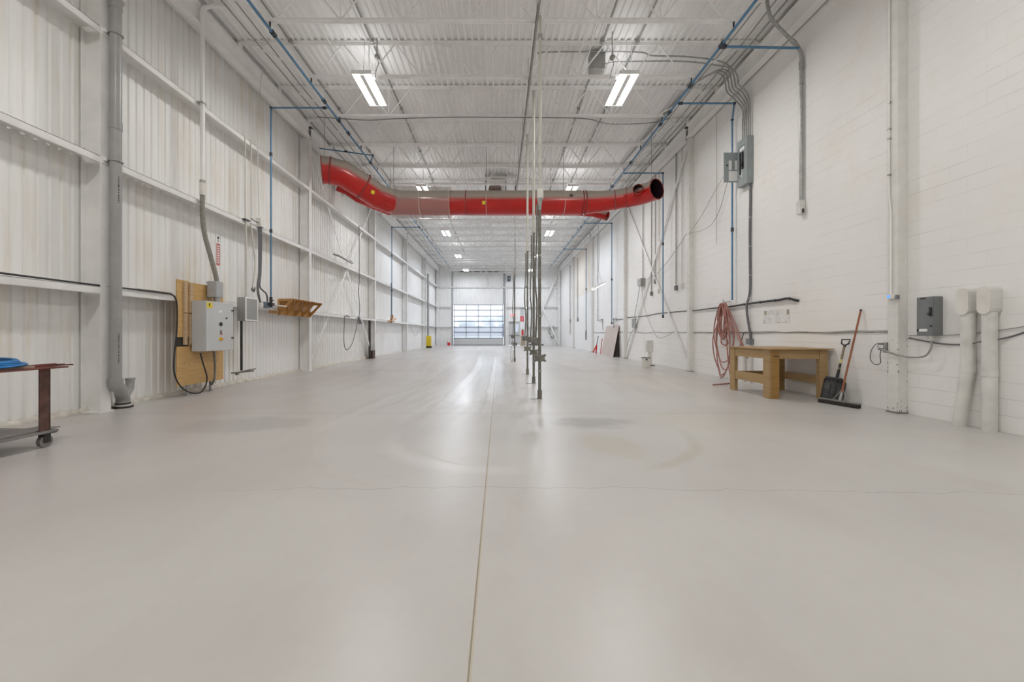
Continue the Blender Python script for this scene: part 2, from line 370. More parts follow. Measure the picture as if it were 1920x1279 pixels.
def m_duct():       # red enamel, thick grey dust lying on everything that faces up
    m, nt, b = newmat('dusty_red_enamel'); p = pos(nt); g = nt.nodes.new('ShaderNodeNewGeometry')
    nz = xyz(nt, g.outputs['Normal'])[2]
    f = remap(nt, mth(nt, 'ADD', nz, mth(nt, 'MULTIPLY', mth(nt, 'SUBTRACT', noise(nt, p, 2.5, 4), .5), .14)), -.06, .26)
    red = mixc(nt, remap(nt, noise(nt, p, 1.6, 3), .3, .7), (.42, .010, .008), (.54, .016, .012))
    c = mixc(nt, mth(nt, 'MULTIPLY', f, .93), red, (.37, .35, .30))
    nt.links.new(c, b.inputs['Base Color']); nt.links.new(remap(nt, f, 0, 1, .22, .7), b.inputs['Roughness']); return m
M['duct'] = m_duct()
M['flange'] = paint('red_flange_paint', (.33, .035, .025), .4, var=.2, scale=10, dirt=(.35, .28, .24), dirt_amt=.5)
def m_clear(name, col, t, rough=.1):
    m, nt, b = newmat(name); b.inputs['Base Color'].default_value = (*col, 1); b.inputs['Roughness'].default_value = rough
    tr = nt.nodes.new('ShaderNodeBsdfTransparent'); mx = nt.nodes.new('ShaderNodeMixShader'); mx.inputs[0].default_value = t
    nt.links.new(b.outputs[0], mx.inputs[1]); nt.links.new(tr.outputs[0], mx.inputs[2])
    nt.links.new(mx.outputs[0], nt.nodes['Material Output'].inputs[0]); return m
M['sleeve'] = m_clear('clear_plastic_wrap', (.48, .44, .40), .62, .12)
M['glass'] = m_clear('door_glazing', (.80, .84, .88), .40, .25)
M['mesh'] = m_clear('smoky_clear_plastic', (.42, .42, .41), .45, .3)

# ------------------------------------------------------------------ room shell
XL, XR, YB, YR, ZT = -6.33, 6.10, 40.3, -7.5, 7.9
def corrugate(axis, a0, a1, face, out, z0, z1, period=.152, depth=.021, sgn=1, name='wall', mat=None):
    """vertical ribs; face = coordinate of the inner face, out = outer face; runs along axis"""
    pts = []; a = a0; prof = [(0, 0), (.60, 0), (.70, 1), (.90, 1)]
    while a < a1 - 1e-6:
        for u, d in prof:
            q = a + u * period
            if q < a1: pts.append((q, face + sgn * depth * d))
        a += period
    pts.append((a1, face))
    m = MB(); vs = []; fs = []
    for q, d in pts:
        for z in (z0, z1): vs.append((q, d, z) if axis == 'x' else (d, q, z))
    for i in range(len(pts) - 1): fs.append((2 * i, 2 * i + 2, 2 * i + 3, 2 * i + 1))
    m.add(vs, fs)
    if axis == 'x': m.box(a0, a1, min(face + sgn * depth * 1.05, out), max(face + sgn * depth * 1.05, out), z0, z1)
    else: m.box(min(face + sgn * depth * 1.05, out), max(face + sgn * depth * 1.05, out), a0, a1, z0, z1)
    return m
tag(MB().box(XL - .15, XR + .2, YR - .2, YB + .25, -.25, 0).build('floor', M['floor']), kind='structure')
m = MB(); prof = []; x = XL - .1
while x < XR + .15:
    prof += [(x, ZT), (x + .050, ZT), (x + .068, ZT + .040), (x + .134, ZT + .040)]; x += .1524
vs = []; fs = []
for q, z in prof: vs += [(q, YR - .2, z), (q, YB + .2, z)]
for i in range(len(prof) - 1): fs.append((2 * i, 2 * i + 1, 2 * i + 3, 2 * i + 2))
m.add(vs, fs); m.box(XL - .15, XR + .2, YR - .2, YB + .25, ZT + .045, ZT + .2)
tag(m.build('ceiling', M['deck']), kind='structure')
tag(corrugate('y', YR, YB + .1, XL, XL - .14, 0, ZT + .04, sgn=-1).build('wall_left', M['liner']), kind='structure')
tag(MB().box(XR, XR + .2, YR, YB + .1, 0, ZT + .04).build('wall_right', M['block']), kind='structure')
tag(MB().box(XL, XR, YR - .2, YR, 0, ZT + .04).build('wall_rear', M['liner']), kind='structure')
DX0, DX1, DZ = -4.56, .42, 4.05          # overhead door opening
MX0, MX1, MZ = .88, 2.12, 2.42           # double door opening
m = corrugate('x', XL, DX0, YB, YB + .2, 0, ZT + .04)
for (a, b_, z0, z1) in ((DX0, DX1, DZ, ZT + .04), (DX1, MX0, 0, ZT + .04), (MX0, MX1, MZ, ZT + .04), (MX1, XR, 0, ZT + .04)):
    k = corrugate('x', a, b_, YB, YB + .2, z0, z1); m.add(k.v, k.f)
tag(m.build('wall_back', M['liner']), kind='structure')
# curb along the foot of the liner wall: lumpy caulked concrete
m = MB(); vs = []; fs = []; n = 0; y = YR
while y < YB:
    h = .065 + random.uniform(-.012, .018); d = .075 + random.uniform(-.012, .012)
    vs += [(XL, y, h), (XL + d * .7, y, h), (XL + d, y, h * .4), (XL + d * 1.05, y, 0)]
    y += .12 if y < 20 else .4; n += 1
for i in range(n - 1):
    for j in range(3): fs.append((4 * i + j, 4 * i + 4 + j, 4 * i + 5 + j, 4 * i + 1 + j))
M['curb'] = paint('caulked_curb', (.68, .65, .58), .8, var=.12, scale=9, dirt=(.42, .36, .28), dirt_amt=.8)
m.add(vs, fs); tag(m.build('baseboard_left', M['curb']), kind='structure')

# ------------------------------------------------------------------ doors in the back wall
m = MB()
rows = [571.7, 581.6, 593.0, 602.4, 613.7, 623.0, 634.0]
zr = [1.2 - (r - 625) * YB / FPX for r in rows]
xc = [DX0 + .06 + i * (DX1 - DX0 - .12) / 4 for i in range(5)]
m.box(DX0 + .02, DX1 - .02, YB + .03, YB + .09, .06, zr[-1] - .03)
for z in (.25, .42): m.box(DX0 + .03, DX1 - .03, YB + .02, YB + .031, z, z + .02)
for z in zr: m.box(DX0 + .02, DX1 - .02, YB + .03, YB + .09, z - .035, z + .035)
for x in xc: m.box(x - .03, x + .03, YB + .03, YB + .09, zr[-1], zr[0])
M['doorframe'] = paint('aluminium_door_frame', (.34, .37, .43), .4, .3, var=.03)
d1 = tag(m.build('door_1', M['doorframe']), kind='structure')
tag(MB().box(DX0 + .02, DX1 - .02, YB + .0, YB + .028, .07, zr[-1] - .05).build('bottom_panel', M['cabinet'], d1), kind=None)
for i in range(6):
    for j in range(4):
        MB().box(xc[j] + .03, xc[j + 1] - .03, YB + .055, YB + .065, zr[i + 1] + .035, zr[i] - .035).build('window_pane', M['glass'], d1)
MB().box(DX0, DX1, YB + .0, YB + .12, 0, .07).build('rubber_seal', M['grey_cable'], d1)
# tracks, posts, springs and opener of the overhead door
M['track'] = paint('grey_track_steel', (.42, .43, .45), .4, .4, var=.05)
for i, (x, lab) in enumerate(((DX0 - .07, 'tall grey vertical track along the left side of the overhead door'), (DX1 + .09, 'tall grey vertical track along the right side of the overhead door'))):
    t = MB().box(x - .05, x + .05, YB - .13, YB, 0, 7.35); t.box(x - .09, x - .05, YB - .03, YB, 0, 7.35)
    tag(t.build('door_track', M['track']), lab, 'track', 'tracks of the overhead door')
sh = thing('spring_shaft', 'dark torsion spring shaft above the far overhead door', 'spring', (-2, YB - .12, 7.2))
MB().cyl((DX0 - .1, YB - .14, 7.25), (DX1 + .1, YB - .14, 7.25), .03, 10).build('shaft', M['galv'], sh)
for a, b_ in ((861.7, 883), (889, 910), (914, 934.5)):
    p0 = W(a, 510.5, YB - .14); p1 = W(b_, 510.5, YB - .14)
    t = MB(); pp = []
    nt_ = 60
    for k in range(nt_ + 1):
        q = p0.lerp(p1, k / nt_); q.z = 7.25; pp.append(q)
    t.tube(pp, [.085 if k % 2 else .065 for k in range(nt_ + 1)], 10).build('torsion_spring', M['dark_iron'], sh)
op = thing('door_opener', 'dark blue motor unit on a white board beside the overhead door top', 'door opener', (1.0, YB - .1, 5.9))
MB().box(.62, 1.25, YB - .05, YB, 5.86, 7.3).build('backing_board', M['white'], op)
t = MB().box(.82, 1.12, YB - .35, YB - .05, 6.35, 6.85); t.build('motor_housing', paint('dark_blue_enamel', (.06, .10, .14), .4), op, bevel=.02)
MB().cyl((.97, YB - .42, 6.6), (.97, YB - .35, 6.6), .09, 16).build('motor_cap', M['galv'], op)
# posts in the gable
for x in (DX1 + .22, .90 - .06, 2.2, MX1 + .45):
    pass
for x, lab in ((-2.72, 'left of the two short white posts above the overhead door'), (-1.2, 'right of the two short white posts above the overhead door')):
    tag(MB().box(x - .05, x + .05, YB - .1, YB - .005, 5.83, 7.36).build('gable_post', M['steel']), lab, 'post')
# double man door
d2 = MB(); d2.frame([(MX0, YB - .02, 0), (MX1, YB - .02, 0), (MX1, YB - .02, MZ), (MX0, YB - .02, MZ)], [(MX0 + .06, YB - .02, 0.001), (MX1 - .06, YB - .02, 0.001), (MX1 - .06, YB - .02, MZ - .06), (MX0 + .06, YB - .02, MZ - .06)], (0, .16, 0))
d2 = tag(d2.build('door_2', M['steel']), kind='structure')
xm = (MX0 + MX1) / 2
MB().box(MX0 + .06, xm - .005, YB + .04, YB + .09, .02, MZ - .06).build('door_leaf', M['cabinet'], d2)
lf = MB().frame([(xm + .005, YB + .04, .02), (MX1 - .06, YB + .04, .02), (MX1 - .06, YB + .04, MZ - .06), (xm + .005, YB + .04, MZ - .06)], [(xm + .1, YB + .04, 1.35), (MX1 - .2, YB + .04, 1.35), (MX1 - .2, YB + .04, 2.1), (xm + .1, YB + .04, 2.1)], (0, .05, 0)).build('door_leaf', M['cabinet'], d2)
MB().box(xm + .1, MX1 - .2, YB + .06, YB + .07, 1.35, 2.1).build('window_pane', M['glass'], lf)
for a, b_ in ((MX0 + .12, xm - .06), (xm + .06, MX1 - .12)):
    MB().box(a, b_, YB - .04, YB + .0, 1.0, 1.06).box(a, a + .05, YB - .02, YB + .04, .99, 1.07).box(b_ - .05, b_, YB - .02, YB + .04, .99, 1.07).build('push_bar', M['boxgrey'], d2)
MB().box(MX0 + .2, MX0 + .48, YB - .05, YB + .04, 2.22, 2.30).build('door_closer', M['boxgrey'], d2)
# exit sign, fire point
ex = thing('exit_sign', 'red lit exit sign above the far double door', 'sign', (1.42, YB - .05, 2.85))
MB().box(1.18, 1.66, YB - .07, YB, 2.86, 3.14).build('sign_body', M['white'], ex)
text_mesh('EXIT', .27, Matrix.Translation((1.42, YB - .072, 3.0)) @ Matrix.Rotation(math.pi / 2, 4, 'X'), M['exitred'], 'sign_letters', ex)
fs_ = thing('fire_extinguisher_sign', 'red sign with white extinguisher symbol near the far double door', 'sign', (2.27, YB - .02, 2.45))
MB().box(2.10, 2.44, YB - .015, YB, 2.38, 2.9).build('sign_plate', M['redp'], fs_)
MB().box(2.235, 2.305, YB - .02, YB - .015, 2.46, 2.74).box(2.25, 2.33, YB - .02, YB - .015, 2.76, 2.80).build('symbol', M['white'], fs_)
fe = thing('fire_extinguisher', 'dark red fire extinguisher hung beside the far double door', 'fire extinguisher', (2.3, YB - .1, 1.0))
MB().cyl((2.32, YB - .1, 1.02), (2.32, YB - .1, 1.5), .09, 14).build('cylinder_body', M['redp'], fe)
MB().box(2.28, 2.38, YB - .14, YB - .0, 1.5, 1.6).build('valve_handle', M['black'], fe)
tag(MB().box(2.14, 2.62, YB - .06, YB - .01, 0, .95).build('cardboard_sheet', M['card']), 'brown cardboard sheet leaning on back wall under the extinguisher', 'cardboard')
tag(MB().box(2.10, 2.5, YB - .03, YB, 3.0, 3.75).build('notice_board', M['cabinet']), 'grey notice panel on the back wall above the red extinguisher sign', 'panel')
# back wall girts and brace
def girt_piece(m, a, b, axis, face, wall, z):     # channel girt: lip, web and wall lip
    s = 1 if wall > face else -1
    lo, hi = sorted((face, wall))
    if axis == 'y':
        m.box(min(face, face + s * .006), max(face, face + s * .006), a, b, z - .10, z)
        m.box(lo, hi, a, b, z - .006, z); m.box(min(face, face + s * .03), max(face, face + s * .03), a, b, z - .104, z - .098)
    else:
        m.box(a, b, min(face, face + s * .006), max(face, face + s * .006), z - .10, z)
        m.box(a, b, lo, hi, z - .006, z)
GZ = (1.90, 3.87, 5.82); LV = ('lowest', 'middle', 'top')
COLS = [6.1, 12.8, 19.55, 26.4, 33.2]
sec = (('left of the overhead door', -6.0, DX0 - .17), ('over the overhead door', DX0 - .16, DX1 + .14), ('right of the overhead door', DX1 + .15, XR))
for k, z in enumerate(GZ):
    for i, (lab, a, b_) in enumerate(sec):
        if i == 1 and k < 2: continue
        if i == 2 and k == 0:
            for (q0, q1, l2) in ((DX1 + .15, MX0 - .0, 'stub of white girt between the overhead door and the double door'), (2.66, XR, 'lowest white girt on the back wall near the right corner')):
                m = MB(); girt_piece(m, q0, q1, 'x', YB - .2, YB, z); tag(m.build('wall_girt', M['steel']), l2, 'girt', 'girts of the back wall')
            continue
        m = MB(); girt_piece(m, a, b_, 'x', YB - .2, YB, z)
        tag(m.build('wall_girt', M['steel']), f'{LV[k]} white girt on the back wall {lab}', 'girt', 'girts of the back wall')
for (a, b_, lab) in (((2.72, YB - .26, .15), (5.85, YB - .26, 7.3), 'white cross brace on back wall rising to the right corner'), ((5.85, YB - .33, .15), (2.72, YB - .33, 7.3), 'white cross brace on back wall falling to the right corner')):
    tag(MB().bar(a, b_, .15, .05, (0, 1, 0)).build('cross_brace', M['steel']), lab, 'brace', 'cross braces of the back wall')
for x, lab in ((XR - .14, 'white column in the far right corner'), (-6.08, 'white column in the far left corner')):
    tag(MB().box(x - .14, x + .1, YB - .24, YB - .05, 0, 7.36).build('corner_column', M['steel']), lab, 'column')
tag(MB().box(2.6, 2.72, YB - .2, YB - .02, 0, 7.3).build('gable_column', M['steel']), 'white gable column right of the far double door', 'column')
tag(MB().box(.62, .72, YB - .15, YB - .01, 0, 5.8).build('door_post', M['steel']), 'white post between the overhead door and the double door', 'post')
# outside
tag(MB().box(-200, 200, YB + .3, 420, -.25, -.05).build('ground', M['snow']), kind='structure')
t = MB(); 
for i in range(26):
    x = -62 + i * 5; t.sphere((x + random.uniform(-1, 1), 150 + random.uniform(-4, 4), .4), random.uniform(3.4, 4.6), 10, 6)
tag(t.build('bush_row', M['hedge']), 'distant blue grey row of bushes seen through the overhead door', 'bushes', kind='stuff')
for i, (x, h) in enumerate(((-15, 7), (-5.5, 9), (3, 10))):
    lb = ('left', 'middle', 'right')[i]
    r_ = thing('frosted_tree', f'{lb} pale frosted tree beyond the bushes outside the overhead door', 'tree', (x, 190, -.05), 'frosted trees outside')
    MB().cyl((x, 190, -.05), (x, 190, h * .5), .5, 8, .3).build('trunk', M['hedge'], r_)
    t = MB()
    for k in range(9): t.sphere((x + random.uniform(-2.5, 2.5), 190 + random.uniform(-2, 2), h * .55 + random.uniform(-2, 3)), random.uniform(1.4, 2.4), 8, 6)
    t.build('crown', M['treefar'], r_)

# ------------------------------------------------------------------ columns
NAME_COL = ['nearest', 'second', 'third', 'fourth', 'fifth']
for i, y in enumerate(COLS):
    r_ = thing('steel_column', f'{NAME_COL[i]} white steel column from the camera along the corrugated left wall', 'column', (-6.15, y, 0), 'columns of the left wall')
    MB().box(-6.012, -6.0, y, y + .165, 0, 7.36).box(-6.29, -6.012, y + .076, y + .088, 0, 7.36).box(-6.302, -6.29, y, y + .165, 0, 7.36).build('column_shaft', M['steel'], r_)
    MB().box(-6.32, -5.98, y - .03, y + .195, 0, .018).build('base_plate', M['rust' if i == 2 else 'steel'], r_)
    MB().box(-6.3, -5.99, y - .01, y + .175, 7.345, 7.36).build('cap_plate', M['steel'], r_)
M['colchip'] = paint('chipped_white_paint', (.73, .72, .69), .5, var=.04, scale=8, dirt=(.60, .56, .48), dirt_amt=.5)
for i, y in enumerate([6.05, 12.7, 19.3, 26.1, 32.8]):
    r_ = thing('wall_column', f'{NAME_COL[i]} white column from the camera along the painted block right wall', 'column', (6.02, y, 0), 'columns of the right wall')
    MB().box(5.95, XR, y, y + .16, 0, 7.36).build('column_shaft', M['colchip'], r_, bevel=.008)
    MB().box(5.935, XR, y - .012, y + .172, 0, .022).build('base_plate', M['greysteel'], r_)
# rust chips on the nearest right column
t = MB()
for k in range(34):
    z = .02 + (random.random() ** 2.2) * 1.1; w = random.uniform(.004, .012); h = random.uniform(.006, .04)
    if random.random() < .5:
        y = random.choice((6.055, 6.2, random.uniform(6.06, 6.2))); t.box(5.9488, 5.951, y, y + w, z, z + h)
    else:
        x = random.choice((5.955, 6.085, random.uniform(5.96, 6.08))); t.box(x, x + w, 6.0488, 6.051, z, z + h)
nearcol = [o for o in COL.objects if o.name.startswith('wall_column')][0]
tag(t.build('rust_chip', M['rust'], nearcol), 'rust brown paint chips', kind='stuff')
# ------------------------------------------------------------------ girts of the left wall
BAYS = [(-.6, 6.098)] + [(COLS[i] + .167, COLS[i + 1] - .002) for i in range(4)] + [(COLS[4] + .167, YB - .25)]
BN = ['before the nearest column', 'between the nearest and second columns', 'between the second and third columns', 'between the third and fourth columns', 'between the fourth and fifth columns', 'between the fifth column and the back corner']
for i, (a, b_) in enumerate(BAYS):
    for k, z in enumerate(GZ):
        m = MB(); girt_piece(m, a, b_, 'y', -6.0, XL, z)
        tag(m.build('wall_girt', M['steel']), f'{LV[k]} white girt of the left wall {BN[i]}', 'girt', 'girts of the left wall')
# ------------------------------------------------------------------ eave beams
eb = [(-1, 6.1)] + [(COLS[i] + .0, COLS[i + 1]) for i in range(4)] + [(COLS[4], YB)]
for s, x, lab in ((-1, -6.02, 'left'), (1, 5.97, 'right')):
    for i, (a, b_) in enumerate(eb):
        a += .17
        t = MB().box(x - .09, x + .09, a, b_, 7.362, 7.375).box(x - .09, x + .09, a, b_, 7.73, 7.745).box(x - .006, x + .006, a, b_, 7.375, 7.73)
        tag(t.build('eave_beam', M['beam']), f'white steel eave beam along the {lab} wall {BN[i]}', 'beam', f'eave beams of the {lab} wall')
# ------------------------------------------------------------------ roof joists
JY = [7.64 + 1.68 * k for k in range(20)]
ORD = ['nearest', 'second', 'third', 'fourth', 'fifth', 'sixth', 'seventh', 'eighth', 'ninth', 'tenth', 'eleventh', 'twelfth', 'thirteenth', 'fourteenth', 'fifteenth', 'sixteenth', 'seventeenth', 'eighteenth', 'nineteenth', 'twentieth']
def make_joist(y):
    r_ = thing('roof_joist', 'x', 'joist', (0, y, 7.0), 'roof joists'); zt, zb = 7.86, 7.07
    t = MB().box(-6.05, 6.02, y - .055, y - .004, zt + .03, zt + .036).box(-6.05, 6.02, y + .004, y + .055, zt + .03, zt + .036)
    t.box(-6.05, 6.02, y - .012, y - .004, zt - .04, zt + .03).box(-6.05, 6.02, y + .004, y + .012, zt - .04, zt + .03)
    for x in (-6.02, 5.97): t.box(x - .08, x + .08, y - .06, y + .06, 7.746, zt - .0)
    t.build('top_chord', M['joist'], r_)
    t = MB().box(-4.40, 4.45, y - .05, y - .004, zb, zb + .007).box(-4.40, 4.45, y + .004, y + .05, zb, zb + .007)
    t.box(-4.40, 4.45, y - .011, y - .004, zb + .007, zb + .075).box(-4.40, 4.45, y + .004, y + .011, zb + .007, zb + .075)
    t.build('bottom_chord', M['joist'], r_)
    n = 7; xs = [-4.2 + 8.45 * i / n for i in range(n + 1)]; path = [Vector((-5.75, y, zt))]
    t = MB()
    for i, x in enumerate(xs):
        path.append(Vector((x, y, zb + .03)))
        if i < n: path.append(Vector(((x + xs[i + 1]) / 2, y, zt)))
    path.append(Vector((5.72, y, zt)))
    for i in range(len(path) - 1): t.cyl(path[i], path[i + 1], .017, 6)
    for x in xs[1:-1]: t.bar((x, y, zb + .03), (x, y, zt), .02, .02)
    t.build('web_rod', M['joist'], r_)
    return r_
J0 = make_joist(JY[0])
for k, y in enumerate(JY):
    o = J0 if k == 0 else copy_tree(J0, (0, y - JY[0], 0))
    o['label'] = f'{ORD[k]} white open web roof joist from the camera'
# bridging and conduit runs under the deck
for i, (x, z, lab) in enumerate(((-3.85, 7.80, 'upper bridging rod running along the roof toward the left wall'), (-1.35, 7.80, 'upper bridging rod left of the centre poles'), (1.9, 7.80, 'upper bridging rod right of the centre poles'), (4.0, 7.80, 'upper bridging rod running along the roof toward the right wall'), (-1.35, 7.13, 'lower bridging rod on the joist bottoms left of centre'), (1.9, 7.13, 'lower bridging rod on the joist bottoms right of centre'))):
    tag(MB().bar((x, 6.2, z), (x, YB - .3, z), .022, .022).build('bridging_rod', M['joist']), lab, 'bridging rod', 'bridging rods')
for i, (x, lab, y0) in enumerate(((-2.9, 'dark conduit run under the roof deck left of centre', 5.5), (-4.75, 'thin dark conduit under the deck beside the left blue pipe', 5.5), (2.35, 'dark conduit run under the roof deck right of centre', 5.5), (3.15, 'second dark conduit run under the deck right of centre', 5.5))):
    c = thing('ceiling_conduit', lab, 'conduit', (x, y0, 7.84), 'conduit runs under the deck')
    MB().cyl((x, y0, 7.845), (x, 34, 7.845), .02, 8).build('conduit_pipe', M['conduit'], c)
    for k in range(8): MB().box(x - .04, x + .04, y0 + 2.8 * k + .9, y0 + 2.8 * k + .94, 7.82, 7.9).build('strap', M['galv'], c)
for i, (x, lab) in enumerate(((-5.5, 'outer cable run in the left eave'), (-5.25, 'inner cable run in the left eave'), (5.2, 'inner cable run in the right eave'), (5.5, 'outer cable run in the right eave'), (5.72, 'third cable run in the right eave'))):
    pth = [(x + random.uniform(-.03, .03), 6 + k * 1.68, 7.80 + (.0 if k % 2 else -.03)) for k in range(20)]
    tag(MB().tube(smooth_path(pth, 3), .014, 6).build('ceiling_cable', M['conduit']), lab + ' above the joists', 'cable', 'cable runs in the eaves')
# dark strips painted for the shade in the deck end gaps along both eaves
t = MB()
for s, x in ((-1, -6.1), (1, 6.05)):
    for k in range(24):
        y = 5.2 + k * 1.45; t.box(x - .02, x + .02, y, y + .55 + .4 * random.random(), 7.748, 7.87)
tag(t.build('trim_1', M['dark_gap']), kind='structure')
tag(MB().box(-6.33, -6.11, .5, YB, 7.5, 7.56).build('trim_2', M['beam']), kind='structure')

# ------------------------------------------------------------------ high bay fixtures
def make_fixture(far=False):
    r_ = thing('high_bay_light', 'x', 'ceiling light', (0, 0, 7.0), 'high bay lights')
    z = 6.98
    h = MB(); prof_ = [(-.23, .0), (-.21, .05), (-.12, .075), (.12, .075), (.21, .05), (.23, .0), (.215, .0), (.20, .04), (.11, .063), (-.11, .063), (-.20, .04), (-.215, .0)]
    h.prism([(a, -.64, z + b_) for a, b_ in prof_], (0, 1.28, 0))
    h.build('reflector', M['lampwhite'], r_)
    MB().box(-.045, .045, -.6, .6, z - .02, z + .06).build('ballast_cover', M['lampwhite'], r_)
    for e in (-.64, .64):
        MB().box(-.22, .22, e - .008, e + .008, z - .012, z + .072).build('end_cap', M['lampwhite'], r_)
    for x in (-.175, -.13, -.085, .085, .13, .175):
        MB().cyl((x, -.61, z + .014), (x, .61, z + .014), .013, 8).build('lamp_tube', M['tube_far' if far else 'tube'], r_)
    for y in (-.5, .5):
        MB().cyl((0, y, z + .07), (.0, y * .8, 7.9), .004, 5).build('hanging_wire', M['galv'], r_)
    ld = bpy.data.lights.new('lamp_light', 'AREA'); ld.shape = 'RECTANGLE'; ld.size = .40; ld.size_y = 1.2; ld.energy = FAR_W if far else LAMP_W
    ld.color = (.86, .91, 1.0) if far else (1.0, .985, .965)
    lo = bpy.data.objects.new('lamp_light', ld); COL.objects.link(lo); lo.parent = r_; lo.location = (0, 0, z - .02 - 7.0); WL[lo.name] = Vector((0, 0, z - .02))
    ld = bpy.data.lights.new('added_uplight', 'AREA'); ld.shape = 'RECTANGLE'; ld.size = .42; ld.size_y = 1.2; ld.energy = 3.6; ld.color = (.97, .98, 1.0)  # added upward lamp that brightens the deck, not a known part of the fixture
    lo = bpy.data.objects.new('added_uplight', ld); COL.objects.link(lo); lo.parent = r_; lo.location = (0, 0, z + .085 - 7.0); lo.rotation_euler = (math.pi, 0, 0); WL[lo.name] = Vector((0, 0, z + .085))
    return r_
FIX = [9.65, 16.55, 23.45, 30.35, 37.2]
ORR = ['nearest', 'second', 'third', 'fourth', 'farthest']
f0 = None; f1 = None
def put_fix(x, y, lab, far=False):
    global f0, f1
    if far:
        if f1 is None: f1 = make_fixture(True); o = f1; f1.location = (x, y, 7.0)
        else: o = copy_tree(f1, (0, 0, 0)); o.location = (x, y, 7.0)
    else:
        if f0 is None: f0 = make_fixture(); o = f0; f0.location = (x, y, 7.0)
        else: o = copy_tree(f0, (0, 0, 0)); o.location = (x, y, 7.0)
    o['label'] = lab
for sx, sl in ((-3.07, 'left'), (2.9, 'right')):
    for k, y in enumerate(FIX):
        put_fix(sx, y, f'{ORR[k]} twin strip high bay light in the {sl} row', far=k > 1)
    put_fix(sx, 2.75, f'high bay light of the {sl} row hanging above the camera')
    put_fix(sx, -4.1, f'high bay light of the {sl} row behind the camera')
# cord-hung fluorescent strips low over the right side
for (a, b_, top, lab) in ((W(1111, 543, 19.), W(1133, 531, 20.), 7.8, 'tilted fluorescent strip hanging from a cord near the right wall'), (W(987, 577, 26), W(1004, 562, 27.5), 7.8, 'small far fluorescent strip hanging behind the centre poles')):
    c = (a + b_) / 2
    r_ = thing('strip_light', lab, 'ceiling light', c)
    MB().bar(a + Vector((0, 0, .05)), b_ + Vector((0, 0, .05)), .16, .05).build('reflector', M['lampwhite'], r_)
    MB().cyl(a, b_, .03, 8).build('lamp_tube', M['tube_far'], r_)
    for q in (a.lerp(b_, .2), a.lerp(b_, .8)):
        MB().tube([q + Vector((0, 0, .07)), c + Vector((0, 0, .8))], .006, 5).build('suspension_wire', M['galv'], r_)
    MB().tube(smooth_path([c + Vector((0, 0, .8)), c + Vector((.04, 0, 2.0)), c + Vector((-.02, 0, 3.2)), Vector((c.x, c.y, 7.88))], 4), .009, 5).build('cord', M['conduit'], r_)
# ------------------------------------------------------------------ blue air pipes
def pipe_thing(name, lab, cat, pts, r, mat, group=None, fits=(), fitr=1.7, smooth=0, clamps=()):
    pts = [Vector(p) for p in pts]
    r_ = thing(name, lab, cat, pts[0], group)
    P = smooth_path(pts, smooth) if smooth else pts
    if smooth: MB().tube(P, r, 10).build('pipe', mat, r_)
    else:
        t = MB()
        for i in range(len(pts) - 1): t.cyl(pts[i], pts[i + 1], r, 12)
        t.build('pipe', mat, r_)
        for p in pts[1:-1]: MB().sphere(p, r * 1.75, 10, 8).build('elbow', M['fitting'], r_)
    for f in fits:
        f = Vector(f[0]), Vector(f[1]); d = (f[1]).normalized()
        MB().cyl(f[0] - d * r * 2.2, f[0] + d * r * 2.2, r * fitr, 12).build('coupling', M['fitting'], r_)
    for f in clamps:
        f = Vector(f); MB().box(f.x - .05, f.x + .05, f.y - .02, f.y + .02, f.z - .02, f.z + .02).build('clamp', M['fitting'], r_)
    return r_
ZP = 6.93; XPL, XPR = -4.32, 4.42
for s, x, lab in ((-1, XPL, 'left'), (1, XPR, 'right')):
    r_ = pipe_thing('air_pipe', f'long blue compressed air pipe hung under the joists on the {lab} side', 'pipe', [(x, 5.5, ZP), (x, 36, ZP)], .027, M['blue'], 'main air pipes',
                    fits=[((x, q, ZP), (0, 1, 0)) for q in ((8.05, 9.35, 10.5, 11.1, 13.6, 15.8, 21.9, 27.5) if s > 0 else (7.75, 10.0, 10.9, 11.6, 13.6, 21.9))])
    t = MB()
    for jy in JY[:17]: MB().box(x - .012, x + .012, jy - .012, jy + .012, ZP + .02, 7.07).build('pipe_hanger', M['fitting'], r_)
L = -5.88
pipe_thing('air_pipe', 'blue air pipe drop to the small shelf beside the wooden rack', 'pipe', [(XPL, 10.3, ZP), (-5.8, 10.3, ZP), (-5.8, 10.3, 1.95)], .02, M['blue'], 'air pipe drops', fits=[((-5.8, 10.3, 5.75), (0, 0, 1)), ((-5.8, 10.3, 3.8), (0, 0, 1)), ((XPL - .12, 10.3, ZP), (1, 0, 0))])
pipe_thing('air_pipe', 'blue air pipe branch crossing over the red duct to the left wall', 'pipe', [(XPL, 13.6, ZP), (XPL + .05, 13.7, ZP + .28), (-5.9, 13.3, ZP + .34)], .02, M['blue'], 'air pipe drops', fits=[((-5.1, 13.48, ZP + .32), (-1, -.2, 0))])
pipe_thing('air_pipe', 'blue air pipe drop on the left wall beyond the third column', 'pipe', [(XPL, 21.9, ZP), (-5.8, 21.9, ZP), (-5.8, 21.9, 1.75)], .022, M['blue'], 'air pipe drops', fits=[((-5.8, 21.9, 5.4), (0, 0, 1)), ((-5.8, 21.9, 3.5), (0, 0, 1))])
pipe_thing('drop_pipe', 'short grey drop pipe left of the far left blue drop', 'pipe', [(-5.975, 22.4, 4.0), (-5.975, 22.4, 1.75)], .02, M['conduit'])
t = MB()
for k in range(14):
    c = Vector((-5.86 + random.uniform(-.04, .1), 22.2 + random.uniform(-.4, .4), 1.95 + random.uniform(-.12, .18)))
    t.tube([c, c + Vector((random.uniform(-.05, .05), random.uniform(-.25, .25), random.uniform(-.1, .1)))], .03, 6)
t.box(-5.99, -5.8, 21.85, 22.5, 1.82, 1.86)
tag(t.build('hose_bundle', M['orange']), 'orange coiled bundle on the lowest girt beyond the third left column', 'hose')
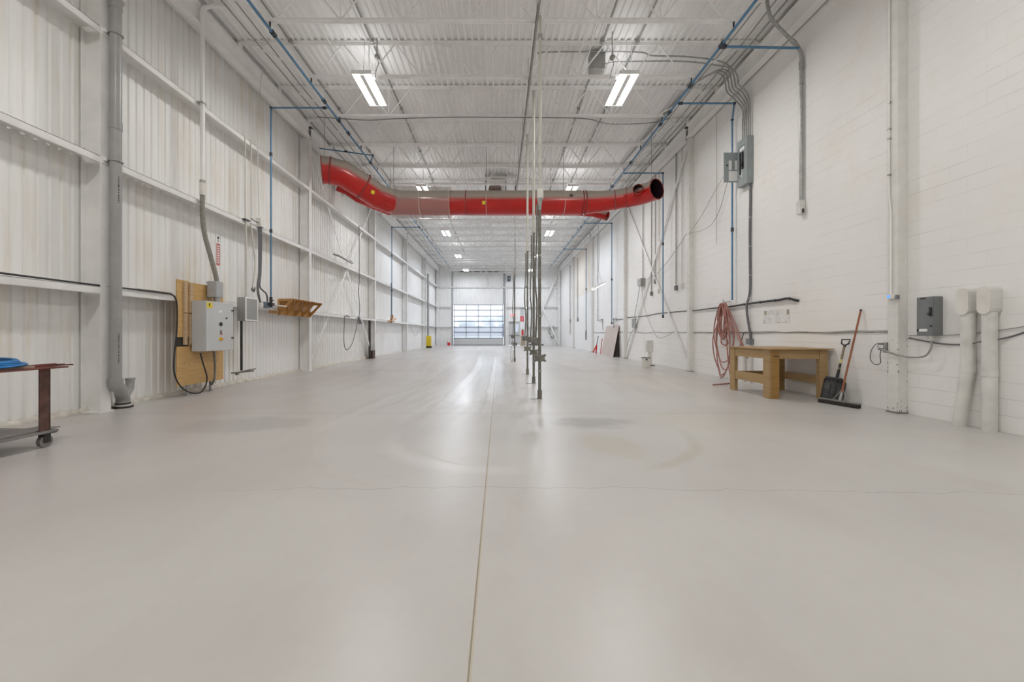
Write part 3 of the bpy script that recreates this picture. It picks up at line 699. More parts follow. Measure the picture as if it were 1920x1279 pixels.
pipe_thing('air_pipe', 'nearest blue branch pipe reaching to the right wall high up', 'pipe', [(XPR, 8.1, ZP), (5.98, 8.1, ZP - .03)], .024, M['blue'], 'air pipe drops', fits=[((XPR + .06, 8.1, ZP), (1, 0, 0))])
XB = 5.86
pipe_thing('air_pipe', 'blue air pipe drop ending at the salmon hose coil', 'pipe', [(XPR, 10.1, ZP), (XB, 10.1, ZP), (XB + .12, 10.4, ZP - .25), (XB + .12, 10.4, 2.05)], .022, M['blue'], 'air pipe drops', fits=[((XB + .12, 10.4, 3.86), (0, 0, 1)), ((XPR + .1, 10.1, ZP), (1, 0, 0))])
pipe_thing('air_pipe', 'blue air pipe drop beside the open red duct mouth', 'pipe', [(XPR, 14.5, ZP), (XB, 14.5, ZP), (XB, 14.5, 1.85)], .022, M['blue'], 'air pipe drops', fits=[((XB, 14.5, 4.4), (0, 0, 1)), ((XB, 14.5, 1.8), (0, 0, 1))])
pipe_thing('air_pipe', 'blue grey air pipe drop above the leaning pinkish board', 'pipe', [(XPR, 21.1, ZP), (XB, 21.1, ZP), (XB, 21.1, 1.7)], .024, M['blue'], 'air pipe drops', fits=[((XB, 21.1, 4.0), (0, 0, 1)), ((XB, 21.1, 1.72), (0, 0, 1))])
pipe_thing('air_pipe', 'far thin blue grey air pipe drop beyond the fourth right column', 'pipe', [(XPR, 27.6, ZP), (5.92, 27.6, ZP), (5.92, 27.6, 2.1)], .026, M['blue'], 'air pipe drops', fits=[((5.92, 27.6, 4.2), (0, 0, 1))])
pipe_thing('hanging_hose', 'dark hose loop hanging under the far right air pipe drop', 'hose', [(5.92, 27.6, 2.1), (5.9, 27.5, 1.6), (5.9, 27.4, .95), (5.9, 27.6, .75), (5.92, 27.8, 1.0), (5.9, 27.6, 1.4)], .025, M['grey_cable'], smooth=5)

# ------------------------------------------------------------------ red duct
dr = thing('red_duct', 'large red duct with dusty top crossing the hall under the joists', 'duct', (0, 14.2, 5.3))
YD = 14.2
c0 = Vector((-5.42, 12.45, 6.20)); ctr = [W(604, 319, 12.87), W(619, 320, 12.95), W(645, 327, 13.1), W(682, 350, 13.4), W(706, 367, 13.7), W(735, 378, 14.0), Vector((-3.4, YD, 5.765))]
path = ctr + [Vector((-1.9, YD, 5.765)), Vector((0, YD, 5.765)), Vector((1.5, YD, 5.77)), Vector((2.85, YD, 5.77))]
MB().tube(path, .415, 36).build('duct_tube', M['duct'], dr)
MB().tube([Vector((2.85, YD, 5.77)), Vector((3.5, 14.15, 5.79)), Vector((4.0, 14.05, 5.82)), Vector((4.35, 13.95, 5.86))], [.405, .36, .33, .32], 36).build('reducer', M['duct'], dr)
e = [Vector((4.35, 13.95, 5.86)), Vector((4.6, 13.8, 5.86)), Vector((4.8, 13.6, 5.86)), Vector((5.0, 13.3, 5.865)), Vector((5.1, 13.12, 5.87))]
t = MB().tube(e, [.33, .33, .33, .325, .325], 36, caps=False).build('open_elbow', M['duct'], dr)
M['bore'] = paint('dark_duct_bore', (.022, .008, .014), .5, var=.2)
MB().tube(list(reversed(e)), [.31, .31, .295, .285, .285], 36, caps=False).build('inner_bore', M['bore'], dr)
MB().cyl(e[2], e[2] + (e[3] - e[2]) * .05, .29, 30).build('damper_plate', M['bore'], dr)
b0, b1 = Vector((4.72, 13.75, 5.9)), W(1196, 354.5, 13.15)
t = MB().tube([b0, (b0 + b1) / 2, b1], .155, 24, caps=False).build('branch_tube', M['duct'], dr)
MB().tube([b1, (b0 + b1) / 2, b0], [.148, .14, .14], 24, caps=False).build('inner_bore', M['bore'], dr)
MB().cyl((b0 + b1) / 2, (b0 + b1) / 2 + (b1 - b0) * .03, .145, 24).build('damper_plate', M['bore'], dr)
def flange(c, ax, R, r=.016): MB().ringtube(c, ax, R, r, 36, 8).build('flange', M['flange'], dr)
flange(ctr[1], ctr[2] - ctr[0], .425, .02); flange(ctr[3], ctr[4] - ctr[2], .43, .024); flange(ctr[0], ctr[1] - ctr[0], .42)
flange((-3.62, YD - .05, 5.765), (1, .2, 0), .43, .018)
for x in (-1.15, -.35 + 3.25, 3.0): flange((x, YD, 5.767), (1, 0, 0), .42, .016)
flange((4.0, 14.05, 5.82), (1, -.2, .05), .335, .014); flange((4.42, 13.92, 5.86), (1, -.5, 0), .33, .016)
flange(e[2] + (e[3] - e[2]) * .1, e[3] - e[2], .315, .016); flange(e[4], e[4] - e[3], .325, .016); flange(b1, b1 - b0, .155, .012)
M['strap'] = paint('pale_strap', (.60, .48, .43), .5, var=.04)
for x in (-.2 - .25, 2.25): MB().ringtube((x, YD, 5.767), (1, 0, 0), .413, .011, 36, 6).build('strap', M['strap'], dr)
M['sleeve_edge'] = paint('cloudy_plastic_edge', (.62, .52, .46), .35, var=.05)
t = MB().tube([(-3.72, YD, 5.80), (-2.6, YD, 5.77), (-1.70, YD, 5.775)], [.56, .54, .53], 40, caps=False)
sl = t.build('plastic_sleeve', M['sleeve'], dr)
for x, R in ((-3.72, .56), (-1.70, .53)): MB().ringtube((x, YD, 5.80 if x < -3 else 5.775), (1, 0, 0), R, .010, 40, 6).build('sleeve_rim', M['sleeve_edge'], sl)
MB().ringtube((-2.72, YD, 5.775), (1, 0, 0), .545, .011, 40, 6).build('sleeve_band', M['sleeve_edge'], sl)
pl = W(699, 360.5, 13.2); pa = Vector((.74, .67, -.12))
MB().bar(pl - pa * .055, pl + pa * .055, .03, .11).build('yellow_label', M['yellow'], dr)
for p, nrm in ((W(907, 380, YD - .425), None),):
    y0 = p.y
    MB().box(p.x - .055, p.x + .055, y0 - .012, y0 + .03, p.z - .055, p.z + .055).build('yellow_label', M['yellow'], dr)
for c in (W(681, 309, 13.3), W(677, 379.5, 13.3), W(714, 401.5, 14.0), W(642, 365, 14.6), W(926, 355 + 1.5, 14.2), W(1062, 356.5, 14.2), (5.0, 13.4, 6.18)):
    MB().ringtube(c, (.3, 1, 0), .035, .008, 14, 6).build('lifting_eye', M['flange'], dr)
MB().box(1.85 + .55, 2.5, YD - .44, YD - .40, 5.86, 5.93).build('access_knob', M['black'], dr)
# behind it the slimmer red duct
d3 = thing('red_duct', 'slimmer dark red duct running just behind the large one', 'duct', (0, 15.7, 5.7))
MB().tube([W(650, 358, 15.6), W(670, 372, 15.6), W(700, 385, 15.7), W(728, 396, 15.7), W(860, 397, 15.7), W(1080, 397, 15.7), W(1112, 399, 15.6)], .15, 24).build('duct_tube', M['duct'], d3)
q0 = W(1112, 399, 15.6); q1 = W(1139, 405.5, 15.3)
t = MB().tube([q0, q1], [.15, .17], 24, caps=False); t.tube([q1, q0], [.165, .13], 24, caps=False).build('flared_mouth', M['duct'], d3)
q2 = W(635, 349, 15.5); t = MB().tube([W(652, 359, 15.6), q2], [.15, .21], 24, caps=False); t.tube([q2, W(652, 359, 15.6)], [.2, .13], 24, caps=False).build('flared_mouth', M['duct'], d3)
MB().ringtube(q2, (1, 0, .3), .21, .014, 24, 6).build('flange', M['flange'], d3)
for x, y in ((-5.35, 12.4), (-3.7, 14.2), (-.45, 14.2), (2.25, 14.2), (5.0, 13.3)):
    z = {-.45: 6.18, -5.35: 6.6}.get(x, 6.17)
    MB().cyl((x, y, z), (x, y, 7.86), .009, 6).build('hanging_rod', M['galv'], dr)
for x in (-4.2, 2.0): MB().cyl((x, 15.7, 5.98), (x, 15.7, 7.86), .008, 6).build('hanging_rod', M['galv'], d3)
# unit heater hung over the duct
uh = thing('unit_heater', 'hanging ventilator box with dark round grille above the red duct', 'heater', (-.2, 17.2, 6.9))
y = 17.2
MB().box(-.62, .72, y - .3, y + .3, 7.66, 7.74).build('mounting_tray', M['steel'], uh)
MB().box(-.42, .25, y - .35, y + .25, 7.0, 7.62).build('casing', M['beam'], uh, bevel=.03)
t = MB().cyl((-.18, y - .38, 7.18), (-.18, y - .35, 7.18), .26, 24); t.build('round_grille', M['dark_iron'], uh)
for k in range(5): MB().bar((-.42, y - .39, 7.06 + .06 * k), (.06, y - .39, 7.06 + .06 * k), .012, .02).build('grille_bar', M['strap'], uh)
for x in (-.58, .28, .68): MB().box(x - .015, x + .015, y - .02, y + .02, 7.02, 7.9).build('hanger_strap', M['dark_iron'], uh)

# ------------------------------------------------------------------ centre power poles
def power_pole(base, upx, upy_top, lab, thin=False, k=1.0):
    x, y = base; r_ = thing('power_pole', lab, 'pole', (x, y, 0), 'centre power poles')
    r = .028 * k; zt = 3.66
    MB().cyl((x, y, .0), (x, y, zt), r, 14).build('lower_conduit', M['pole_low'], r_)
    MB().box(x - .17, x + .05, y - .05, y + .05, 0, .008).build('floor_plate', M['galv'], r_)
    MB().cyl((x, y, .008), (x, y, .16), r * 1.5, 14).build('floor_coupling', M['pole_low'], r_)
    MB().tube(smooth_path([(x - .055, y, 3.55), (x - .05, y, 3.0), (x - .085, y - .01, 2.2), (x - .05, y, 1.7), (x - .075, y - .01, 1.12)], 6), .016 * k, 8).build('flexible_cable', M['pole_low'] if not thin else M['grey_cable'], r_)
    b = MB().box(x - .09, x + .09, y - .055, y + .04, .69, .81).build('outlet_box', M['pole_low'], r_, bevel=.012)
    for sx in (-1, 1):
        for sz in (.70, .80): MB().cyl((x + sx * .09, y - .05, sz), (x + sx * .09, y - .005, sz), .022, 10).build('outlet_lug', M['pole_low'], b)
    b = MB().box(x - .155, x - .015, y - .05, y + .04, .985, 1.12).build('socket_box', M['pole_low'], r_, bevel=.02)
    MB().cyl((x - .085, y - .07, 1.05), (x - .085, y - .05, 1.05), .035, 14).build('socket_cover', M['boxgrey'], b)
    for z in (.5, 1.5, 2.6): MB().cyl((x, y, z), (x, y, z + .03), r * 1.25, 12).build('pipe_clamp', M['galv'], r_)
    return r_
specs = [((.74, 7.41), .048, 'nearest grey power pole with a white junction box up high'), ((.825, 9.7), .03, 'second centre power pole from the camera'), ((.826, 11.84), .03, 'third centre power pole from the camera'), ((.65, 17.05), .022, 'farthest thin centre power pole with a looping cord')]
for i, ((x, y), k, lab) in enumerate(specs):
    r_ = power_pole((x, y), 0, 0, lab, thin=i == 3)
    if i == 0:
        MB().box(x - .045, x + .065, y - .05, y + .05, 3.66, 3.84).build('junction_box', M['offwhite'], r_, bevel=.01)
        MB().tube([(x, y, 3.45), (x, y, 3.66)], [.03, .05], 14).build('reducer', M['galv'], r_)
        MB().cyl((x + .01, y, 3.84), (x + .01, y, 7.0), .024, 12).build('upper_pipe', M['pole_high'], r_)
        MB().box(x - .03, x + .05, y - .03, y + .03, 6.6, 6.66).build('pipe_clamp', M['galv'], r_)
    elif i < 3:
        MB().cyl((x, y, 3.6), (x, y, 3.78), .055, 14, .04).build('reducer', M['pole_high'], r_)
        MB().cyl((x, y, 3.78), (x, y, 7.0), .03, 12).build('upper_pipe', M['pole_high'], r_)
    else:
        MB().cyl((x, y, 3.6), (x, y, 3.95), .07, 14, .04).build('reducer', M['conduit'], r_)
        MB().cyl((x + .02, y, 3.9), (x + .02, y, 7.0), .016, 12).build('upper_pipe', M['conduit'], r_)
        MB().tube(smooth_path([(x - .07, y, .95), (x - .14, y - .02, .7), (x - .16, y - .02, .2), (x - .1, y, .03), (x - .05, y, .5)], 5), .008, 5).build('cord', M['grey_cable'], r_)
sc = thing('ceiling_channel', 'long grey steel channel under the joists above the centre poles', 'channel', (.7, 7, 7.0))
MB().box(.68, .72, 7.2, 17.4, 7.0, 7.04).box(.68, .686, 7.2, 17.4, 7.0, 7.06).box(.714, .72, 7.2, 17.4, 7.0, 7.06).build('channel_rail', M['conduit'], sc)
for y in (7.5, 9.8, 12.0, 14.5, 17.0): MB().cyl((.7, y, 7.04), (.7, y, 7.86), .008, 6).build('hanging_rod', M['galv'], sc)
MB().cyl((.70, 7.0, 6.96), (.70, 16.8, 6.96), .022, 8).build('side_conduit', M['conduit'], sc)

# ------------------------------------------------------------------ left wall: drain pipe
dp = thing('drain_pipe', 'thick grey vertical drain pipe beside the nearest left column', 'pipe', (-5.9, 6.42, 0))
px_, py_ = -5.90, 6.235
bx_, by_ = -6.08, 6.55
MB().cyl((px_, py_, .46), (px_, py_, 5.95), .075, 28).build('pipe', M['grey_pvc'], dp)
MB().cyl((px_, py_, 5.95), (px_, py_, 7.4), .075, 28).build('pipe', M['grey_pvc'], dp)
for z, h in ((4.33, .12), (6.18, .14)): MB().cyl((px_, py_, z), (px_, py_, z + h), .081, 28).build('coupling', M['grey_pvc'], dp)
MB().tube([(px_, py_, 6.32), (px_, py_, 6.42), (px_, py_, 6.5)], [.115, .12, .105], 28).build('hub', M['pvcwhite'], dp)
MB().tube([(px_, py_, .50), (px_, py_, .47), (px_, py_, .40), (px_ - .015, py_ + .09, .33), (bx_ + .03, by_ - .055, .21), (bx_, by_, .15), (bx_, by_, .08)], [.092, .092, .088, .086, .086, .09, .092], 28).build('offset_elbow', M['grey_pvc'], dp)
MB().tube([(bx_ + .01, by_ + .02, .18), (bx_ + .01, by_ + .11, .30), (bx_ + .01, by_ + .12, .45)], .058, 20).build('cleanout_stub', M['grey_pvc'], dp)
MB().cyl((bx_ + .01, by_ + .12, .43), (bx_ + .01, by_ + .12, .465), .066, 20).build('cleanout_collar', M['grey_pvc'], dp)
MB().cyl((bx_, by_, .0), (bx_, by_, .03), .13, 28).build('floor_flange', M['dark_iron'], dp)
MB().cyl((bx_, by_, .03), (bx_, by_, .055), .11, 28).build('rubber_collar', M['pvcwhite'], dp)
MB().cyl((bx_, by_, .055), (bx_, by_, .08), .1, 28).build('flange_ring', M['black'], dp)
for z in (3.84, 5.79):
    b = MB().ringtube((px_, py_, z), (0, 0, 1), .085, .012, 28, 6).build('pipe_clamp', M['galv'], dp)
    MB().box(-6.0, px_ - .05, py_ - .11, py_ - .08, z - .025, z + .025).box(-6.0, -5.985, py_ - .12, py_ - .02, z - .07, z + .05).build('bracket', M['steel'], b)
t = MB()
for k in range(26):
    z = .75 + k * .021 if k < 22 else 2.2 + k * .05
    t.box(px_ + .06, px_ + .0765, py_ - .03, py_ - .02, z, z + random.uniform(.006, .014))
for k in range(14): z = 3.2 + k * .03; t.box(px_ + .06, px_ + .0765, py_ - .03, py_ - .02, z, z + random.uniform(.006, .016))
tag(t.build('printed_marking', M['dark_iron'], dp), kind='stuff')

# ------------------------------------------------------------------ control cabinet on plywood
bd = thing('plywood_backboard', 'plywood backboard with pine battens behind the grey control cabinet', 'board', (-5.98, 8.1, .05))
XF = -5.955
MB().box(XF - .02, XF, 7.49, 8.75, .21, .95).box(XF - .02, XF, 7.78, 8.75, .95, 1.3).build('plywood_sheet', M['ply'], bd)
MB().box(XF - .02, XF, 7.78, 8.75, 1.3, 2.18).build('plywood_sheet', M['ply'], bd)
MB().box(XF - .02, XF, 7.49, 7.775, 1.13, 2.2).build('plywood_strip', M['ply'], bd)
MB().box(XF - .02, XF - .012, 7.50, 7.775, .95, 1.13).build('dark_slot', M['dark_gap'], bd)  # dark sheet painted as the shade in the board's missing piece
for y in (7.63, 7.76 + .01):
    for z0, z1 in ((.98, 1.57), (1.59, 2.17)):
        MB().box(XF, XF + .035, y, y + .075, z0, z1).build('batten', M['batten'], bd, bevel=.003)
for y in (7.78, 8.42):
    MB().box(XF - .062, XF - .021, y - .02, y + .02, 0, 2.1).box(XF - .07, XF - .02, y - .05, y + .05, 0, .01).build('steel_post', M['galv'], bd)
for k in range(8): MB().cyl((XF, 7.66 + k * .125, .62), (XF + .004, 7.66 + k * .125, .62), .008, 8).build('screw_head', M['dark_iron'], bd)
cb = thing('control_cabinet', 'light grey control cabinet with orange switch on the plywood backboard', 'control cabinet', (-5.8, 8.2, .84))
x0, x1, ya, yb, z0, z1 = XF + .036, -5.66, 7.80, 8.60, .85, 1.83
MB().box(x0, x1, ya, yb, z0, z1).build('casing', M['cabinet'], cb, bevel=.006)
MB().box(x1 + .001, x1 + .02, ya + .003, yb - .003, z0 + .003, z1 - .003).build('cabinet_door', M['cabinet'], cb, bevel=.006)
xd = x1 + .02
yl = MB().box(xd, xd + .002, ya + .02, ya + .17, z1 - .14, z1 - .03).build('yellow_warning_label', M['yellow'], cb)
MB().add([(xd + .003, ya + .075, z1 - .045), (xd + .003, ya + .11, z1 - .045), (xd + .003, ya + .095, z1 - .08), (xd + .003, ya + .12, z1 - .08), (xd + .003, ya + .08, z1 - .125), (xd + .003, ya + .09, z1 - .09), (xd + .003, ya + .065, z1 - .09)], [(0, 1, 2, 3, 4, 5, 6)]).build('bolt_symbol', M['dark_iron'], yl)
MB().box(xd, xd + .002, ya + .36, ya + .45, z1 - .21, z1 - .165).build('name_tag', M['white'], cb)
yc = ya + .41
MB().cyl((xd, ya + .58, 1.51), (xd + .012, ya + .58, 1.51), .02, 16).build('key_lock', M['dark_iron'], cb)
MB().ringtube((xd + .006, yc, 1.385), (1, 0, 0), .034, .009, 20, 6).cyl((xd, yc, 1.385), (xd + .006, yc, 1.385), .028, 16).build('dial', M['dark_iron'], cb)
MB().box(xd, xd + .012, yc - .022, yc + .022, 1.20, 1.26).build('push_button', M['boxgrey'], cb)
MB().cyl((xd, yc + .01, 1.19), (xd + .02, yc + .01, 1.19), .015, 12).build('red_push_button', M['redp'], cb)
MB().box(xd, xd + .004, yc - .05, yc + .03, 1.055, 1.115).build('yellow_switch_plate', M['yellow'], cb)
MB().cyl((xd, yc + .01, 1.083), (xd + .03, yc + .01, 1.083), .026, 14).build('orange_rotary_switch', M['orange'], cb)
for z in (1.66, 1.09): MB().box(xd, xd + .014, yb - .065, yb - .005, z, z + .032).build('black_latch', M['black'], cb, bevel=.002)
MB().box(xd, xd + .002, yb - .06, yb - .03, .95, .98).build('round_badge', M['cabinet'], cb)
for y in (ya + .06, ya + .44): MB().cyl((-5.8, y, z0 - .03), (-5.8, y, z0), .02, 12).build('cable_gland', M['galv'], cb)
jb = thing('cable_entry_box', 'grey cable entry box on top of the control cabinet', 'box', (-5.8, 8.32, 1.83))
MB().box(-5.92, -5.72, 8.2, 8.42, 1.93, 2.26).build('casing', M['boxgrey'] if False else paint('grey_box_enamel', (.42, .43, .43), .4), jb, bevel=.02)
MB().tube([(-5.8, 8.33, 1.83), (-5.8, 8.33, 1.94)], .06, 16).build('neck', M['galv'], jb)
MB().bar((XF, 8.25, 2.23), (-5.9, 8.25, 2.22), .04, .03).build('support_arm', M['galv'], jb)
# conduits above
cx, cy = -5.93, 8.1
r_ = thing('riser_conduit', 'pale vertical conduit rising to the roof above the control cabinet', 'conduit', (cx, cy, 4.0))
MB().tube(smooth_path([(cx, cy, 4.0), (cx, cy, 5.5), (cx, cy, 7.0), (cx, cy, 7.62), (cx + .03, cy + .05, 7.75), (cx + .15, cy + .1, 7.82), (cx + .4, cy + .15, 7.84)], 5), .042, 14).build('conduit_pipe', M['pvcwhite'] if False else M['beam'], r_)
MB().cyl((cx, cy, 3.96), (cx, cy, 4.2), .052, 16).build('coupling', M['offwhite'], r_)
MB().cyl((cx, cy, 4.2), (cx, cy, 4.26), .05, 16).build('gland', M['galv'], r_)
for z in (5.8,): MB().box(cx - .07, cx + .05, cy - .06, cy + .05, z - .02, z + .01).build('pipe_clamp', M['galv'], r_)
pp = smooth_path([(cx, cy, 3.98), (cx, cy, 3.6), (cx + .02, cy + .03, 3.2), (cx + .08, cy + .1, 2.8), (-5.80, 8.28, 2.42), (-5.79, 8.31, 2.25)], 10)
MB().tube(pp, [.046 if k % 2 else .042 for k in range(len(pp))], 14).build('flexible_conduit', M['flex'], r_)
def cable(name, lab, pts, r, mat, cat='cable', group=None, n=8, seg=6):
    return tag(MB().tube(smooth_path(pts, n), r, seg).build(name, mat), lab, cat, group)
cable('power_cable', 'black cable looping from the lowest girt under the plywood backboard', [(-6.02, 4.6, 1.93), (-6.02, 6.0, 1.92), (-5.98, 6.6, 1.92), (-5.97, 7.2, 1.92), (-5.94, 7.4, 1.88), (-5.93, 7.46, 1.7), (-5.93, 7.45, 1.2), (-5.92, 7.38, .75), (-5.90, 7.37, .45), (-5.88, 7.5, .2), (-5.84, 7.72, .06), (-5.8, 7.92, .07), (-5.78, 8.02, .3), (-5.79, 7.92, .62), (-5.8, 7.86, .83)], .013, M['black'], seg=8)
cable('power_cable', 'short black cable hooking under the cabinet right corner', [(-5.8, 8.24, .83), (-5.79, 8.26, .55), (-5.8, 8.26, .3), (-5.86, 8.28, .17), (-5.95, 8.36, .16), (-5.99, 8.4, .22)], .022, M['pole_low'], seg=8)
# row of brown spring clips on the lowest girt
t = MB()
for k in range(18): t.tube([(-6.02, 6.72 + k * .04, 1.905), (-6.0, 6.735 + k * .04, 1.945), (-5.99, 6.755 + k * .04, 1.905)], .006, 5)
tag(t.build('rusty_coil', M['rust']), 'rusty coil lying along the lowest girt left of the backboard', 'coil')
# danger sticker
ds = thing('warning_sticker', 'narrow vertical red and white warning sticker on the liner wall', 'sticker', (-6.3, 9.08, 2.6))
y0 = 9.06
MB().box(XL, XL + .003, y0, y0 + .12, 2.72, 3.42).build('sticker_sheet', M['white'], ds)
MB().box(XL + .003, XL + .004, y0 + .01, y0 + .12, 2.73, 3.22).build('red_field', paint('faded_red_print', (.55, .13, .11), .5), ds)
t = MB()
for k in range(8): t.box(XL + .004, XL + .005, y0 + .035, y0 + .095, 2.78 + k * .052, 2.81 + k * .052)
t.build('letter_mark', M['white'], ds); MB().box(XL + .003, XL + .004, y0 + .04, y0 + .09, 3.32, 3.38).box(XL + .003, XL + .004, y0 + .05, y0 + .08, 3.26, 3.29).build('black_mark', M['dark_iron'], ds)

# ------------------------------------------------------------------ rods, wires, mesh box, rack
for i, (y, z0, z1, lab) in enumerate(((9.55, 3.9, 5.86, 'thin white rod between the top and middle girts'), (9.78, 3.9, 5.86, 'second thin white rod between the top and middle girts'))):
    tag(MB().cyl((-5.985, y, z0), (-5.985, y, z1), .013, 8).build('wall_rod', M['pole_high']), lab + ' above the clear box', 'rod')
rr = thing('wall_rod', 'white plastic pipe between the middle girt and the clear box', 'rod', (-5.97, 9.56, 2.05))
MB().cyl((-5.97, 9.56, 2.06), (-5.97, 9.56, 3.86), .02, 10).build('rod', M['pole_high'], rr)
MB().box(-6.0, -5.93, 9.46, 9.66, 3.86, 3.885).build('clamp', M['fitting'], rr)
cable('cream_hose', 'cream hose leaning from the middle girt down to the clear box', [(-5.96, 9.72, 3.84), (-5.95, 9.8, 3.4), (-5.94, 9.86, 2.9), (-5.94, 9.8, 2.5), (-5.95, 9.75, 2.2)], .018, M['pole_high'], 'hose')
t = MB()
for k in range(5): t.ringtube((-5.93, 9.72 + k * .03, 2.25 + .04 * math.sin(k * 2)), (1, .3 * k, .2), .035, .006, 12, 5)
tag(t.build('wire_tangle', M['dark_iron']), 'small dark tangle of wire above the clear box', 'wire')
cable('thin_wire', 'thin white wire hanging from the roof to the white junction box', [(-5.75, 9.9, 7.7), (-5.85, 9.95, 7.4), (-5.95, 10.0, 6.5), (-5.96, 10.02, 5.2), (-5.96, 10.05, 4.1)], .009, M['pole_high'], 'wire')
w = thing('junction_box', 'small white junction box with a dark conduit bundle on the middle girt', 'box', (-5.95, 10.08, 3.8))
MB().box(-6.0, -5.88, 10.0, 10.16, 3.84, 4.05).build('box_body', M['offwhite'], w, bevel=.006)
MB().tube(smooth_path([(-5.94, 9.7, 3.95), (-5.93, 9.85, 3.92), (-5.93, 10.0, 3.93)], 4), .01, 6).build('side_cable', M['black'], w)
MB().tube(smooth_path([(-5.95, 10.06, 3.84), (-5.95, 10.06, 3.3), (-5.93, 10.02, 2.7), (-5.94, 9.97, 2.3), (-5.95, 10.1, 1.95)], 8), .028, 10).build('cable_bundle', M['grey_cable'], w)
MB().tube(smooth_path([(-5.93, 10.1, 3.84), (-5.93, 10.1, 3.3), (-5.92, 10.06, 2.7), (-5.92, 10.03, 2.35), (-5.92, 10.3, 2.2), (-5.93, 10.38, 1.99)], 8), .02, 10).build('branch_cable', M['grey_cable'], w)
for y, mt in ((10.02, 'offwhite'), (10.3, 'panel')):
    pass
s_ = thing('switch_box', 'small grey switch box pair on the lowest girt by the clear box', 'box', (-5.95, 10.2, 1.85))
MB().box(-6.0, -5.9, 10.03, 10.15, 1.84, 1.96).build('box_body', M['offwhite'], s_, bevel=.005)
MB().box(-6.0, -5.89, 10.28, 10.43, 1.84, 2.0).build('box_cover', paint('blue_grey_enamel', (.20, .25, .32), .4), s_, bevel=.005)
mb = thing('wall_cabinet', 'clear smoky plastic wall box with a white frame on the lowest girt', 'box', (-5.9, 9.5, 1.5))
xa, xb, ya, yb, za, zb = -5.998, -5.80, 9.28, 9.75, 1.49, 2.03
t = MB().frame([(xb, ya, za), (xb, yb, za), (xb, yb, zb), (xb, ya, zb)], [(xb, ya + .025, za + .025), (xb, yb - .025, za + .025), (xb, yb - .025, zb - .025), (xb, ya + .025, zb - .025)], (-.02, 0, 0))
t.build('front_frame', M['lampwhite'], mb)
MB().box(xb - .012, xb - .008, ya + .02, yb - .02, za + .02, zb - .02).build('front_panel', M['mesh'], mb)
MB().box(xa, xb - .021, ya, ya + .005, za, zb).build('side_panel', M['mesh'], mb); MB().box(xa, xb - .021, yb - .005, yb, za, zb).build('side_panel', M['mesh'], mb)
MB().box(xa, xa + .006, ya, yb, za, zb).build('back_panel', M['cabinet'], mb)
MB().box(xa, xb - .021, ya, yb, za - .006, za).build('bottom_panel', M['mesh'], mb)
MB().tube(smooth_path([(-5.85, ya + .06, 1.86), (-5.84, ya + .2, 1.88), (-5.85, yb - .08, 1.84)], 6), .018, 8).build('white_tube', M['lampwhite'], mb)
rs = thing('floor_stop_rod', 'dark vertical rod with a crossed foot under the clear box', 'rod', (-5.96, 9.35, .28))
MB().box(-5.985, -5.945, 9.36, 9.40, .34, 1.487).build('rod', M['dark_iron'], rs)
MB().bar((-6.05, 9.15, .30), (-5.75, 9.5, .32), .04, .03).bar((-5.98, 9.38, .31), (-5.78, 9.62, .36), .03, .025).build('foot_bar', M['pole_low'], rs)
MB().cyl((-5.97, 9.2, .275), (-5.97, 9.27, .275), .03, 10).build('foot_knob', M['pole_low'], rs)
# little shelf under blue drop
sf = thing('wall_shelf', 'narrow wooden shelf bracket at the foot of the blue pipe', 'shelf', (-5.9, 10.65, 1.7))
MB().box(-5.998, -5.72, 10.5, 10.93, 1.915, 1.935).build('shelf_board', M['lampwhite'], sf)
MB().box(-5.998, -5.98, 10.55, 10.9, 1.72, 1.80).build('shelf_rail', M['rack'], sf)
v = thing('pipe_valve', 'black valve at the bottom of the blue pipe by the rack', 'valve', (-5.8, 10.3, 1.9))
MB().cyl((-5.8, 10.3, 1.86), (-5.8, 10.3, 2.12), .035, 12).box(-5.86, -5.74, 10.24, 10.36, 1.9, 1.97).build('valve_body', M['black'], v)
MB().bar((-5.8, 10.3, 2.06), (-5.7, 10.25, 2.02), .02, .015).build('lever', M['dark_iron'], v)
rk = thing('wall_rack', 'amber plywood tool rack with triangular dividers on the left wall', 'rack', (-5.8, 11.9, 1.69))
ya, yb, zt, zb_ = 10.97, 12.76, 2.125, 1.70
for k in range(5):
    y = ya + (yb - ya - .018) * k / 4
    o_ = [(-5.998, y, zt), (-5.57, y, zt), (-5.60, y, zt - .05), (-5.955, y, zb_), (-5.998, y, zb_)]
    i_ = [(-5.95, y, zt - .05), (-5.70, y, zt - .05), (-5.72, y, zt - .08), (-5.90, y, zb_ + .16), (-5.95, y, zb_ + .16)]
    MB().frame(o_, i_, (0, .018, 0)).build('divider', M['rack'], rk)
MB().box(-5.998, -5.985, ya + .018, yb - .018, zb_, zt - .002).build('back_board', M['rack'], rk)
for k in range(5):
    x = -5.96 + k * .085; MB().box(x, x + .06, ya, yb, zt, zt + .014).build('top_slat', M['rack'], rk)
for k in range(3):
    y = ya + (yb - ya) * (k + .9) / 4
    MB().tube(smooth_path([(-5.66, y - .15, zt - .02), (-5.70, y - .08, zt - .2), (-5.72, y + .0, zt - .27), (-5.70, y + .06, zt - .12)], 5), .006, 6).build('wire_hook', M['strap'], rk)

